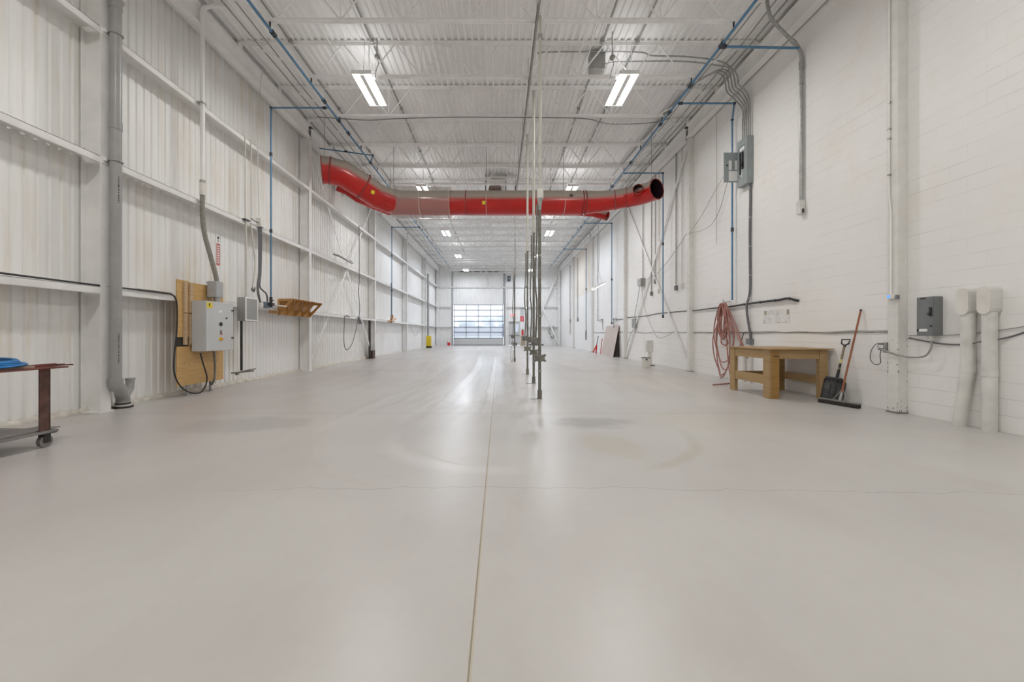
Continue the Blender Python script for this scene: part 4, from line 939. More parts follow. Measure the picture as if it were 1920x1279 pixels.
# ------------------------------------------------------------------ cross bracing in the third bay
for (xw, s, lab, y0, y1) in ((-6.12, 1, 'left', 12.98, 19.5), (6.06, -1, 'right', 12.9, 19.25)):
    tag(MB().bar((xw, y0, .12), (xw, y1, 7.3), .02, .095, (0, -1, 1)).build('cross_brace', M['steel']), f'white diagonal brace on the {lab} wall rising away from the camera', 'brace', 'wall cross braces')
    tag(MB().bar((xw + s * .022, y0, 7.3), (xw + s * .022, y1, .12), .02, .095, (0, 1, 1)).build('cross_brace', M['steel']), f'white diagonal brace on the {lab} wall falling away from the camera', 'brace', 'wall cross braces')
lp = cable('extension_cable', 'grey cord loop hanging on the left wall cross brace', [(-5.98, 17.3, 5.8), (-5.97, 17.3, 3.6), (-5.97, 17.2, 3.0), (-5.97, 17.35, 2.2), (-5.97, 17.1, 1.7), (-5.96, 16.5, .85), (-5.97, 15.9, .55), (-5.97, 15.6, .8), (-5.97, 15.6, 1.4), (-5.97, 15.7, 1.86), (-5.98, 16.2, 1.86)], .016, M['grey_cable'], 'cord')
t = MB()
for k in range(5): t.ringtube((-5.96, 17.25 + .03 * k, 1.75 + .03 * (k % 2)), (1, .2, .1 * k), .16, .011, 16, 5)
tag(t.build('cable_coil', M['grey_cable']), 'small coil of grey cord at the lowest girt by the brace', 'cord')
tag(MB().tube(smooth_path([(-5.98, 14.6, 4.05), (-5.8, 14.8, 4.0), (-5.7, 15.3, 3.92), (-5.75, 15.9, 3.95), (-5.98, 16.25, 4.1)], 6), .035, 8).build('curved_hose', M['conduit']), 'grey curved hose end at the left wall brace crossing', 'hose')
tag(MB().box(-6.12, -6.06, 19.0, 19.15, .0, 1.86).build('dark_plank_or_shade', M['dark_gap']), 'dark plank standing against the third left column', 'plank')
tag(MB().box(-6.1, -5.97, 19.15, 19.5, .0, .38).build('gusset_plate', M['rust']), 'rusty plate at the foot of the third left column', 'plate')

# ------------------------------------------------------------------ far left things
tag(MB().cyl((-5.88, 33.5, .98), (-5.88, 33.5, 6.1), .085, 14).build('far_drain_pipe', M['grey_pvc']), 'grey drain pipe beside the fifth left column', 'pipe')
r_ = thing('pipe_guard', 'yellow plastic guard around the foot of the far drain pipe', 'guard', (-5.9, 33.3, 0))
MB().box(-6.2, -5.62, 33.38, 33.62, .0, .98).build('guard_body', M['yellowbox'], r_, bevel=.03)
MB().box(-6.0, -5.55, 33.22, 33.37, 0, .14).build('rubber_foot', M['black'], r_)
tag(MB().cyl((-4.95, YB - .5, 0), (-4.95, YB - .5, .3), .13, 16, .15).build('pail', M['redp']), 'small red pail on the floor left of the overhead door', 'pail')
tag(MB().cyl((-5.0, YB - .35, .0), (-5.0, YB - .35, .55), .1, 14).build('white_canister', M['white']), 'white canister behind the red pail left of the overhead door', 'canister')
cable('extension_cable', 'thin grey cord sagging under the lowest girt between the fourth and fifth columns', [(-6.0, 27.0, 1.75), (-6.02, 28.4, 1.2), (-6.02, 29.2, 1.0), (-6.02, 30.4, 1.5), (-6.0, 31.0, 1.85)], .012, M['conduit'], 'cord')
t = MB()
for k in range(4): t.tube(smooth_path([(5.2, YB - .3, 1.95), (5.05 - .08 * k, YB - .3, 1.4), (5.1 + .05 * k, YB - .3, .8), (5.35, YB - .3, .7 + .1 * k), (5.4, YB - .3, 1.5), (5.3, YB - .3, 1.95)], 5), .02, 6)
tag(t.build('hose_coil', M['conduit']), 'grey hose coil hanging at the far right corner of the back wall', 'hose')
tag(MB().box(2.95, 4.4, YB - .3, YB - .02, 0, .1).build('dark_mat', M['dark_gap']), 'dark low strip lying along the foot of the back wall', 'strip')
# ------------------------------------------------------------------ cart at the left edge
ct = thing('work_cart', 'low steel cart with red rusty top at the left edge', 'cart', (-5.2, 3.9, 0))
def cl(u, v, z):        # u: along the near edge toward the camera, v: toward the left wall
    o = Vector((-4.74, 4.32, 0)); a = Vector((-.03, -1, 0)); b = Vector((-1, .03, 0)); p = o + a * u + b * v; p.z = z; return p
def clbox(m, u0, u1, v0, v1, z0, z1):
    vs = [cl(u, v, z) for u in (u0, u1) for v in (v0, v1) for z in (z0, z1)]
    return m.add(vs, [(0, 1, 3, 2), (4, 6, 7, 5), (0, 4, 5, 1), (2, 3, 7, 6), (0, 2, 6, 4), (1, 5, 7, 3)])
clbox(MB(), -.12, 1.2, -.02, .95, .825, .84).build('top_plate', M['redsteel'], ct)
clbox(MB(), -.04, 1.15, 0, .9, .15, .175).build('shelf', M['greysteel'], ct)
for u, v in ((0.02, .02), (.02, .78), (1.0, .02), (1.0, .78)):
    clbox(MB(), u, u + .012, v, v + .10, .175, .825).build('leg', M['rust'], ct)
    clbox(MB(), u, u + .10, v, v + .012, .175, .825).build('leg_flange', M['rust'], ct)
    c = cl(u + .03, v + .03, .062)
    k = MB().cyl(c - Vector((.022, 0, 0)), c + Vector((.022, 0, 0)), .062, 24).build('caster_wheel', M['greysteel'], ct)
    MB().cyl(c - Vector((.028, 0, 0)), c + Vector((.028, 0, 0)), .02, 12).build('axle_hub', M['rust'], k)
    t = clbox(MB(), u - .04, u + .1, v - .03, v + .09, .143, .15); t.box(c.x - .034, c.x - .027, c.y - .03, c.y + .03, .05, .145).box(c.x + .027, c.x + .034, c.y - .03, c.y + .03, .05, .145); t.build('caster_fork', M['dark_iron'], ct)
tag(clbox(MB(), .08, 1.1, .12, .85, .84, .862).build('cardboard_sheet', M['card']), 'brown cardboard sheet lying on the steel cart', 'cardboard')
t = MB()
for k in range(9):
    pts = [cl(.33 + (.30 - .01 * k) * math.cos(a) + .0, .42 + (.38 - .012 * k) * math.sin(a), .872 + .007 * k + .012 * math.sin(2 * a + k)) for a in [2 * math.pi * i / 28 for i in range(28)]]
    t.tube(pts, .009, 6, closed=True)
tag(t.build('strapping_coil', M['hose_blue']), 'bright blue coil of strapping lying on the cart cardboard', 'coil')
for k in range(5):
    a = cl(.3, .22 + .05 * k, .85 + .006 * (k % 2)); b_ = cl(-.20 + .04 * k, .02 + .05 * k, .852 + .007 * (k % 3))
    tag(MB().bar(a, b_, .022, .012).build('steel_bar', M['redsteel']), f'rusty red steel bar sticking out past the end of the cart, {("first", "second", "third", "fourth", "fifth")[k]} from the aisle', 'bar', 'bars on the cart')
tag(clbox(MB(), -.10, .6, .05, .3, .177, .186).build('steel_strip', M['greysteel']), 'thin grey steel strip lying on the lower cart shelf', 'strip')

# ------------------------------------------------------------------ work bench
bn = thing('work_bench', 'wooden work bench with thick legs against the right wall', 'work bench', (5.45, 8.0, 0))
bx0, bx1, by0, by1, bz = 4.98, 6.02, 7.42, 8.68, .90
MB().box(bx0 - .07, bx1 + .06, by0 - .06, by1 + .08, bz, bz + .02).build('bench_top', M['bench'], bn, bevel=.002)
def leg(x0, x1, y0, y1, mt='bench'): return MB().box(x0, x1, y0, y1, 0, bz - .001).build('leg', M[mt], bn, bevel=.003)
l1 = leg(bx0 + .001, bx0 + .15, by0 + .0, by0 + .045, 'bench_end'); MB().box(bx0 - .04, bx0, by0, by0 + .17, 0, bz - .001).build('leg_face_board', M['bench'], l1)
leg(bx0 - .04, bx0 + .03, by1 - .17, by1); leg(bx1 - .15, bx1, by0, by0 + .09); leg(bx1 - .12, bx1, by1 - .14, by1)
MB().box(bx0 - .03, bx0 + .012, by0 + .175, by1 - .175, bz - .17, bz - .002).build('side_apron', M['bench'], bn)
MB().box(bx0 + .155, bx1 - .155, by0 + .01, by0 + .05, bz - .17, bz - .002).build('front_apron', M['bench'], bn)
MB().box(bx0 + .035, bx1 - .125, by1 - .06, by1 - .02, bz - .17, bz - .002).build('rear_apron', M['bench'], bn)
MB().box(bx0 - .03, bx0 + .012, by0 + .175, by1 - .175, .25, .42).build('side_stretcher', M['bench'], bn)
MB().box(bx0 + .035, bx1 - .125, by1 - .06, by1 - .02, .22, .40).build('rear_stretcher', M['bench'], bn)
MB().box(bx1 - .05, bx1 - .01, by0 + .095, by1 - .145, .25, .40).build('side_stretcher', M['bench'], bn)
MB().box(bx0 + .04, bx0 + .14, by0 - .004, by0, .77, .785).build('dark_slot', M['dark_gap'], bn)
# ------------------------------------------------------------------ hose coil on its hook
t = MB(); pts = []
yc, zc, xh = 10.72, 2.0, 5.97
for k in range(13):
    hh = random.uniform(.75, 1.15) if k < 9 else (1.55, 1.9, 1.98, 1.75)[k - 9]; ww = random.uniform(.13, .27) if k < 9 else random.uniform(.28, .42)
    off = random.uniform(-.06, .06); sk = random.uniform(-.1, .12)
    for a in range(12):
        th = 2 * math.pi * a / 12
        zz = -hh * (1 - math.cos(th)) / 2; sg = math.sin(th) * (.5 + .5 * min(1, -zz / hh * 1.6 + .25))
        pts.append((xh - .10 * random.random(), yc + off + sk * (-zz) + ww * sg, max(.025, zc + zz - .02 * random.random())))
pts += [(5.9, 10.5, .9), (5.82, 10.25, .25), (5.7, 9.9, .02), (5.3, 9.5, .02), (4.9, 9.3, .02)]
hs = MB().tube(smooth_path(pts, 4), .0155, 8).build('hose_coil', M['hose'])
tag(hs, 'tangled salmon red air hose hanging in loops on the right wall', 'hose')
cable('air_hose', 'two strands of salmon hose slanting down behind the bench end', [(5.96, 10.62, 1.95), (5.97, 10.3, 1.5), (5.97, 10.05, 1.1), (5.97, 9.85, .8), (5.97, 9.75, .6), (5.93, 9.9, .9), (5.94, 10.25, 1.3), (5.95, 10.5, 1.8)], .015, M['hose'], 'hose', seg=8)
hk = tag(MB().bar((6.1, 10.72, 2.04), (5.93, 10.72, 2.02), .02, .02).box(5.915, 5.93, 10.71, 10.73, 2.01, 2.1).build('wall_hook', M['galv']), 'metal hook holding the salmon hose', 'hook')
# ------------------------------------------------------------------ shovel and broom
sv = thing('scoop_shovel', 'black plastic scoop shovel with D grip leaning on the right wall', 'shovel', (5.7, 7.1, 0))
A = Vector((5.81, 7.05, .03)); B = Vector((6.035, 7.06, 1.07)); ax = (B - A).normalized(); side = ax.cross(Vector((-.93, -.36, 0))).normalized(); nrm = side.cross(ax).normalized()
if nrm.x > 0: nrm = -nrm
nu, nv = 10, 9; t = MB(); V = []; F = []
for o_ in (0, .006):
    for i in range(nu + 1):
        for j in range(nv + 1):
            u = i / nu; v = j / nv * 2 - 1; w = .175 if u < .85 else .175 - .06 * ((u - .85) / .15)
            lift = .055 * abs(v) ** 3 + .06 * max(0, (u - .75) / .25) ** 2
            V.append(A + ax * (u * .40) + side * (v * w) + nrm * (lift + o_))
q = (nu + 1) * (nv + 1)
for i in range(nu):
    for j in range(nv):
        a = i * (nv + 1) + j; F += [(a, a + 1, a + nv + 2, a + nv + 1), (q + a, q + a + nv + 1, q + a + nv + 2, q + a + 1)]
for i in range(nu):
    for j in (0, nv): a = i * (nv + 1) + j; F.append((a, a + nv + 1, q + a + nv + 1, q + a))
for j in range(nv):
    for i in (0, nu): a = i * (nv + 1) + j; F.append((a, a + 1, q + a + 1, q + a))
t.add(V, F, True); t.build('scoop_blade', M['scoop'], sv)
for v in (-.08, 0, .08): MB().bar(A + ax * .05 + side * v + nrm * .012, A + ax * .3 + side * v + nrm * .012, .012, .008).build('blade_rib', M['scoop'], sv)
s0 = A + ax * .33 + nrm * .03
MB().tube([s0, A + ax * .55 + nrm * .02], [.028, .021], 12).build('socket', M['black'], sv)
MB().cyl(A + ax * .50 + nrm * .02, A + ax * .98 + nrm * .005, .017, 12).build('shaft', M['shovelwood'], sv)
MB().cyl(A + ax * .66 + nrm * .016, A + ax * .73 + nrm * .014, .0185, 12).build('yellow_label', paint('cream_label', (.70, .60, .32), .5), sv)
MB().cyl(A + ax * .58 + nrm * .018, A + ax * .65 + nrm * .016, .0183, 12).build('black_label', M['black'], sv)
g0 = A + ax * .98; g1 = A + ax * 1.085
sd = Vector((0.75, -.66, 0))
MB().tube([g0 - ax * .03, g0 + ax * .01], [.02, .024], 12).tube([g0, g0 + ax * .03 + sd * .045, g1 + sd * .055, g1 - sd * .055, g0 + ax * .03 - sd * .045, g0], .012, 8).build('d_grip', M['black'], sv)
br = thing('push_broom', 'push broom with reddish wooden handle leaning on the right wall', 'broom', (5.66, 6.8, 0))
h0, h1 = Vector((5.585, 7.06, 0)), Vector((5.735, 6.44, 0)); hd = (h1 - h0)
MB().bar(h0 + Vector((0, 0, .0725)), h1 + Vector((0, 0, .0725)), .065, .025).build('broom_block', M['greysteel'], br, bevel=.006)
MB().bar(h0 + Vector((-.01, 0, .031)), h1 + Vector((-.01, 0, .031)), .075, .058).build('bristle_row', M['bristle'], br, bevel=.01)
hb = h0.lerp(h1, .52) + Vector((0, 0, .08)); ht = Vector((6.07, 6.80, 1.60))
hx = (ht - hb).normalized()
MB().cyl(hb, hb + hx * .14, .022, 12, .018).build('handle_socket', M['galv'], br)
MB().cyl(hb + hx * .1, ht, .0145, 12).build('handle', M['broomwood'], br)
for s in (-.1, .1): MB().bar(hb + hx * .2, hb + hd.normalized() * s * 1.2 + Vector((0, 0, .0)), .008, .008).build('brace_wire', M['galv'], br)
MB().cyl(ht - hx * .03, ht, .0155, 12).build('handle_tip', M['dark_iron'], br)
# ------------------------------------------------------------------ right wall electrical
db = thing('disconnect_switch', 'mid grey disconnect switch box right of the nearest wall column', 'switch box', (6.03, 5.68, 1.17))
MB().box(5.975, XR, 5.57, 5.80, 1.17, 1.71).build('casing', M['boxgrey'], db, bevel=.005)
MB().box(5.968, 5.975, 5.575, 5.795, 1.175, 1.705).build('box_door', M['boxgrey'], db, bevel=.003)
MB().box(5.95, 5.968, 5.59, 5.615, 1.44, 1.56).bar((5.955, 5.6, 1.5), (5.925, 5.6, 1.46), .02, .02).build('switch_handle', M['black'], db)
MB().box(5.966, 5.968, 5.65, 5.76, 1.225, 1.262).build('rating_label', M['white'], db)
MB().box(5.966, 5.968, 5.77, 5.79, 1.225, 1.262).box(5.966, 5.968, 5.67, 5.745, 1.68, 1.70).build('dark_label', M['dark_iron'], db)
MB().cyl((5.966, 5.6, 1.3), (5.96, 5.6, 1.3), .012, 12).build('lock_knob', M['black'], db)
MB().cyl((6.03, 5.66, 1.1), (6.03, 5.66, 1.17), .024, 12).build('cable_gland', M['offwhite'], db)
cable('armoured_cable', 'grey cable curving from the disconnect switch to the column socket', [(6.03, 5.66, 1.1), (6.02, 5.65, 1.0), (6.01, 5.72, .88), (5.99, 5.9, .85), (5.93, 6.04, .88), (5.90, 6.15, .92), (5.90, 6.24, .95)], .0125, M['conduit'], seg=8)
so = thing('wall_socket', 'small grey socket outlet on the wall behind the nearest right column', 'socket', (5.98, 6.3, .85))
MB().box(5.915, 5.97, 6.215, 6.25, .90, 1.06).build('socket_plate', M['galv'], so)
MB().box(5.89, 5.93, 6.23, 6.27, .93, .97).box(5.88, 5.92, 6.25, 6.29, 1.02, 1.05).build('plug', M['boxgrey'], so)
MB().box(5.93, XR, 6.22, 6.24, .97, .99).build('bracket', M['galv'], so)
cable('extension_cable', 'thin cord loop hanging left of the column socket', [(5.9, 6.27, 1.03), (6.0, 6.45, 1.03), (6.06, 6.6, .92), (6.06, 6.62, .78), (6.04, 6.52, .70), (6.0, 6.38, .73), (5.92, 6.3, .86), (5.9, 6.26, .95)], .006, M['grey_cable'], 'cord')
cable('extension_cable', 'tiny coiled cord beside the column socket plug', [(5.9, 6.27, 1.02), (5.95, 6.36, 1.03), (5.96, 6.38, .98), (5.93, 6.33, .94), (5.9, 6.28, .99)], .005, M['grey_cable'], 'cord')
th = thing('thermostat', 'white thermostat with lit blue screen on the nearest right column', 'thermostat', (5.93, 6.3, 1.72))
MB().box(5.90, 5.948, 6.06, 6.17, 1.72, 1.79).build('casing', M['offwhite'], th, bevel=.004)
MB().box(5.898, 5.90, 6.12, 6.165, 1.735, 1.775).build('screen', M['screen'], th)
MB().box(5.91, 5.95, 6.02, 6.045, 1.71, 1.77).build('knob', M['boxgrey'], th)
cc = thing('column_conduit', 'thin pale conduit running down the nearest right column to the thermostat', 'conduit', (5.935, 6.14, 1.8))
MB().tube([(5.935, 6.14, 1.79), (5.935, 6.14, 3.0), (5.935, 6.17, 3.3), (5.935, 6.17, 7.3)], .011, 8).build('conduit_pipe', M['beam'], cc)
for z in (3.6, 4.15, 4.3, 4.7): MB().box(5.92, 5.95, 6.15, 6.19, z, z + .02).build('clip', M['galv'], cc)
# capped stand pipes
for i, (yc_, lab, lean) in enumerate(((4.98, 'right one of the two capped white vent pipes at the right edge', 0), (5.21, 'left one of the two capped white vent pipes at the right edge', 1))):
    r_ = thing('capped_pipe', lab, 'pipe', (6.03, yc_, 0), 'capped white vent pipes')
    X_ = XR - .075
    if lean: MB().tube([(X_ - .03, yc_ + .075, 0), (X_ - .01, yc_ + .02, .55), (X_, yc_, .72), (X_, yc_, 1.46)], .068, 24).build('pipe', M['pvcwhite'], r_)
    else: MB().cyl((X_, yc_, 0), (X_, yc_, 1.46), .068, 24).build('pipe', M['pvcwhite'], r_)
    zc_ = .70 if lean else .67
    MB().cyl((X_, yc_, zc_), (X_, yc_, zc_ + .08), .0745, 24).build('coupling', M['pvcwhite'], r_)
    # hood: upright rounded box
    prof_ = []
    hw, hb_, ht_ = .072, 1.43, 1.78
    for k in range(9): a = math.pi * k / 8; prof_.append((hw * math.cos(a), ht_ - hw * .75 + hw * .75 * math.sin(a)))
    for k in range(9): a = math.pi + math.pi * k / 8; prof_.append((hw * math.cos(a), hb_ + hw + hw * math.sin(a)))
    hd_ = MB().prism([(5.955, yc_ + a, b_) for a, b_ in prof_], (.144, 0, 0)).build('hood', M['pvcwhite'], r_, bevel=.01)
    MB().prism([(5.945, yc_ + a * .98, 1.605 + (b_ - 1.605) * .98) for a, b_ in prof_], (.009, 0, 0)).build('hood_cover', M['offwhite'], hd_)
# cables running along the right wall
def wob(y0, y1, z, x=6.085, n=14, a=.02): return [(x, y0 + (y1 - y0) * i / n, z + random.uniform(-a, a)) for i in range(n + 1)]
cable('wall_cable', 'grey cable sagging across the wall right of the disconnect switch', [(6.085, 6.02, 1.13), (6.085, 5.75, 1.08), (6.085, 5.5, 1.05), (6.085, 5.25, 1.06), (5.97, 5.05, 1.09), (6.085, 4.85, 1.15), (6.085, 4.5, 1.3), (6.085, 4.0, 1.5)], .010, M['grey_cable'])
cable('wall_cable', 'thin pale cable above the sagging one at the right edge', [(6.085, 6.02, 1.17), (6.085, 5.4, 1.18), (6.085, 4.85, 1.25), (6.085, 4.4, 1.34), (6.085, 3.9, 1.42)], .005, M['conduit'])
for k in range(3):
    cable('wall_cable', ('upper', 'middle', 'lower')[k] + ' strand of grey cables strung behind the bench to the nearest column', wob(12.69, 6.22, 1.235 - .012 * k, 6.09 - .003 * k, 16, .014), .0048, M['conduit'], group='cables behind the bench')
cable('wall_cable', 'grey cable strung along the right wall between the second and third columns', wob(19.25, 12.87, 1.24, n=12), .008, M['conduit'])
cable('wall_cable', 'grey cable strung along the right wall beyond the third column', wob(26.0, 19.5, 1.25, n=8), .014, M['conduit'])
ic = thing('insulated_line', 'black insulated line along the right wall above the hose coil', 'pipe', (6.05, 9, 1.85))
MB().tube(smooth_path([(6.06, 12.69, 1.90), (6.06, 11.6, 1.91), (6.05, 10.7, 1.90), (6.05, 9.6, 1.92), (6.05, 8.8, 1.92), (6.05, 8.5, 1.93), (6.06, 8.3, 1.88), (6.095, 8.24, 1.86)], 6), [.014 + .012 * min(1, i / 24) for i in range(43)], 10).build('line', M['black'], ic)
for y in (8.45, 8.9, 9.4, 10.0): MB().ringtube((6.05, y, 1.92), (0, 1, 0), .032, .005, 12, 5).build('tie', M['boxgrey'], ic)
cable('insulated_line', 'thin black line along the right wall between the second and third columns', wob(19.25, 12.87, 1.93, n=8, a=.03), .013, M['black'], 'pipe')
cable('insulated_line', 'thin black line on the right wall reaching the drop behind the pinkish board', wob(21.2, 19.5, 1.9, n=4, a=.01), .016, M['grey_cable'], 'pipe')
# high breaker panel
bp = thing('breaker_panel', 'grey green breaker panel with open door high on the right wall', 'electrical panel', (6.0, 9.9, 4.78))
pf, py0, py1, pz0, pz1 = 5.955, 9.72, 10.12, 4.82, 5.95
MB().box(pf, XR, py0, py1, pz0, pz1).build('casing', M['panel'], bp, bevel=.006)
MB().frame([(pf, py0, pz0), (pf, py1, pz0), (pf, py1, pz1), (pf, py0, pz1)], [(pf, py0 + .09, pz0 + .2), (pf, py1 - .06, pz0 + .2), (pf, py1 - .06, pz1 - .16), (pf, py0 + .09, pz1 - .16)], (-.012, 0, 0)).build('front_trim', M['panel'], bp)
for yy, z0, z1 in ((py0 + .15, 5.28, 5.66), (py0 + .15, 5.22, 5.4), (py0 + .24, 5.12, 5.66)):
    n = int((z1 - z0) / .028)
    for k in range(n): MB().box(pf - .02, pf - .001, yy, yy + .06, z0 + k * .028, z0 + k * .028 + .02).build('breaker', M['black'], bp)
MB().box(pf - .006, pf - .001, py0 + .12, py0 + .31, 5.68, 5.76).box(pf - .006, pf - .001, py0 + .215, py0 + .235, 5.0, 5.66).build('white_directory', M['white'], bp)
dx0 = pf - .36
dr_ = MB().box(dx0, pf - .013, py1 - .03, py1 - .012, pz0 + .14, pz1 - .25).build('panel_door', M['panel'], bp)
MB().box(dx0 + .12, dx0 + .19, py1 - .032, py1 - .030, 5.27, 5.50).box(dx0 + .27, dx0 + .33, py1 - .032, py1 - .030, 5.27, 5.50).box(dx0 + .12, dx0 + .34, py1 - .032, py1 - .030, 4.99, 5.24).build('paper_label', M['white'], dr_)
MB().box(dx0 + .05, dx0 + .10, py1 - .045, py1 - .030, 5.37, 5.39).build('door_latch', M['black'], dr_)
# conduits rising from the panel, bending under the roof
for k in range(5):
    y = 9.76 + k * .075; off = .03 * k
    pts = [(6.04, y, 5.94), (6.04, y, 6.4), (6.04, y, 6.75), (5.98 - off, y + .05, 7.05), (5.83 - off, y + .1, 7.25), (5.78 - off, y + .1, 7.5), (5.70 - off, y + .12, 7.7), (5.45 - off, y + .3, 7.78), (5.2 - off * 2, y + .9 + .2 * k, 7.80), (5.0 - off * 2, y + 3 + k, 7.82)]
    if k == 0: pts = pts[:6] + [(5.6, y + .05, 7.62), (5.2, y, 7.66), (4.4, y - .1, 7.68), (3.2, y - .1, 7.68), (2.6, y - .1, 7.64), (2.4, y - .1, 7.5), (2.35, y - .1, 7.45)]
    if k == 1: pts = pts[:6] + [(5.6, y + .05, 7.72), (5.2, y - .1, 7.76), (4.4, y - .2, 7.78), (3.6, y - .25, 7.77), (3.2, y - .3, 7.82), (1.2, y - .3, 7.82), (.9, y - .3, 7.78)]
    cable('panel_conduit', f'grey conduit rising from the high breaker panel, {("nearest", "second", "middle", "fourth", "farthest")[k]} of five', pts, .017, M['galv'], 'conduit', 'conduits above the breaker panel', 5, 8)
tag(MB().box(2.15, 2.5, 9.55, 9.8, 7.45, 7.85).build('ceiling_junction_box', M['conduit']), 'grey junction box under the deck right of the right near light', 'box')
pb = thing('panel_feed_cable', 'dark cable bundle hanging from the breaker panel down to the bench', 'cable', (6.05, 9.8, .92))
MB().tube(smooth_path([(6.06, 9.78, 4.83), (6.065, 9.79, 4.4), (6.06, 9.8, 3.6), (6.065, 9.8, 2.8), (6.06, 9.8, 2.2), (6.02, 9.86, 1.85), (6.03, 9.82, 1.5), (6.06, 9.78, 1.15), (6.06, 9.78, .98)], 6), .027, 10).build('bundle', M['grey_cable'], pb)
for z in (4.7, 4.0, 3.3, 2.6, 2.05): MB().ringtube((6.06, 9.795, z), (0, 0, 1), .03, .006, 12, 5).build('cable_tie', M['white'], pb)
MB().box(6.0, XR, 9.7, 9.86, .93, 1.07).build('plug_box', M['boxgrey'], pb)
MB().tube(smooth_path([(6.02, 9.9, 1.22), (6.03, 10.0, 1.2), (6.03, 10.1, 1.0), (6.03, 10.15, .88)], 5), .012, 6).build('side_cable', M['grey_cable'], pb)
for yq, lab in ((9.95, 'left white stub pipe on the wall behind the bench'), (10.15, 'right white stub pipe on the wall behind the bench')):
    pass
tag(MB().cyl((6.04, 10.0, 0), (6.04, 10.0, .85), .035, 14).build('stub_pipe', M['pvcwhite']), 'white stub pipe seen under the bench by the wall', 'pipe', 'stub pipes behind the bench')
tag(MB().cyl((6.04, 9.75, 0), (6.04, 9.75, .85), .035, 14).build('stub_pipe', M['pvcwhite']), 'right white stub pipe seen under the bench by the wall', 'pipe', 'stub pipes behind the bench')
# tall conduit with the beige end box
ty = 8.12
tc = thing('drop_conduit', 'tall grey conduit ending in a beige box on the right wall', 'conduit', (6.06, ty, 3.7))
MB().tube(smooth_path([(6.05, ty, 3.8), (6.05, ty, 5.0), (6.05, ty, 6.3), (6.05, ty, 6.75), (5.98, ty, 6.95), (5.8, ty - .02, 7.1), (5.5, ty - .06, 7.35), (5.35, ty - .1, 7.5), (5.3, ty - .1, 7.8)], 6), .033, 12).build('conduit_pipe', M['galv'], tc)
for z in (4.45, 6.2): MB().ringtube((6.05, ty, z), (0, 0, 1), .036, .007, 14, 5).build('strap', M['galv'], tc)
MB().cyl((6.05, ty, 6.5), (6.05, ty, 6.65), .043, 14).build('coupling', M['galv'], tc)
MB().cyl((5.93, ty - .0, 7.0), (5.86, ty - .01, 7.06), .043, 14).build('coupling', M['galv'], tc)
MB().box(5.99, XR, ty - .05, ty + .06, 3.58, 3.86).build('end_box', M['pvcwhite'], tc, bevel=.012)
MB().box(6.03, 6.06, ty - .07, ty - .05, 3.6, 3.68).build('cable_tail', M['dark_iron'], tc)
# glue marks of a removed sign
gm = thing('removed_sign_marks', 'rectangular glue marks of a removed sign above the bench', 'wall mark', (6.09, 8.9, 1.4))
M['glue'] = paint('old_glue', (.52, .47, .36), .8, var=.25, scale=30); M['palepatch'] = paint('pale_primer_patch', (.78, .78, .77), .7)
MB().box(6.0985, XR, 8.50, 9.34, 1.42, 1.72).build('pale_patch', M['palepatch'], gm)
t = MB()
for k in range(44):
    s = random.random(); y = 8.5 + .84 * random.random(); z = random.choice((1.43, 1.70, 1.63, 1.52)) + random.uniform(-.01, .01)
    if z in (1.63,): y = 8.6 + .6 * random.random()
    if random.random() < .3: y = random.choice((8.51, 9.31)) + random.uniform(-.01, .01); z = 1.43 + .27 * random.random()
    t.box(6.097, 6.0985, y, y + random.uniform(.01, .045), z, z + random.uniform(.005, .014))
t.box(6.097, 6.0985, 9.24, 9.33, 1.62, 1.71).box(6.097, 6.0985, 8.52, 8.6, 1.6, 1.70)
tag(t.build('glue_spot', M['glue'], gm), kind='stuff')
# ------------------------------------------------------------------ right wall, second to third column: drops
for i, (px, yb_, lab, mt, bx) in enumerate(((1205, 525, 'first', 'conduit', .1), (1221, 548, 'second', 'conduit', .05), (1228, 525, 'third', 'conduit', .04), (1235, 543, 'fourth', 'offwhite', .05), (1267, 537, 'fifth', 'conduit', .05), (1278, 533, 'sixth', 'pvcwhite', .05))):
    p = onX(px, yb_, 6.05)
    r_ = thing('drop_conduit', f'{lab} thin drop conduit from the left on the right wall by the brace', 'conduit', (6.05, p.y, p.z), 'drop conduits by the right wall brace')
    MB().cyl((6.06, p.y, p.z), (6.06, p.y, 7.36), .02, 8).build('conduit_pipe', M[mt], r_)
    MB().box(6.08 - bx - .02, XR, p.y - .05, p.y + .05, p.z - .14, p.z + .02).build('end_box', M['boxgrey' if mt == 'conduit' else 'pvcwhite'], r_)
tag(MB().box(5.9, XR, 16.9, 17.3, 3.2, 3.5).build('junction_box', M['conduit']), 'grey junction box at the right wall brace', 'box')
cable('loose_wire', 'thin loose wire drooping from the junction box by the right brace', [(5.95, 17.1, 3.3), (6.0, 17.6, 2.6), (6.02, 18.0, 2.0), (6.0, 17.9, 1.5), (5.98, 18.4, 1.2), (6.0, 19.0, .6)], .011, M['conduit'], 'wire')
cable('loose_wire', 'thin loose wire swagging low beside the right wall brace', [(5.95, 17.0, 3.3), (6.0, 16.8, 2.4), (6.02, 16.2, 1.6), (6.02, 15.4, 1.05), (6.02, 14.6, 1.1), (6.03, 14.0, 1.25)], .009, M['conduit'], 'wire')
cable('loose_wire', 'loose wire swinging from the second right column to the breaker panel', [(5.95, 12.75, 4.35), (6.0, 12.0, 4.25), (6.0, 11.4, 4.3), (6.0, 11.0, 4.6), (6.0, 10.7, 5.1), (5.95, 10.3, 5.6)], .007, M['conduit'], 'wire')
cable('loose_wire', 'second loose wire swinging up to the breaker panel door', [(5.95, 12.75, 4.3), (6.0, 12.0, 4.7), (6.0, 11.2, 5.2), (6.0, 10.6, 5.5), (5.95, 10.3, 5.7)], .006, M['conduit'], 'wire')
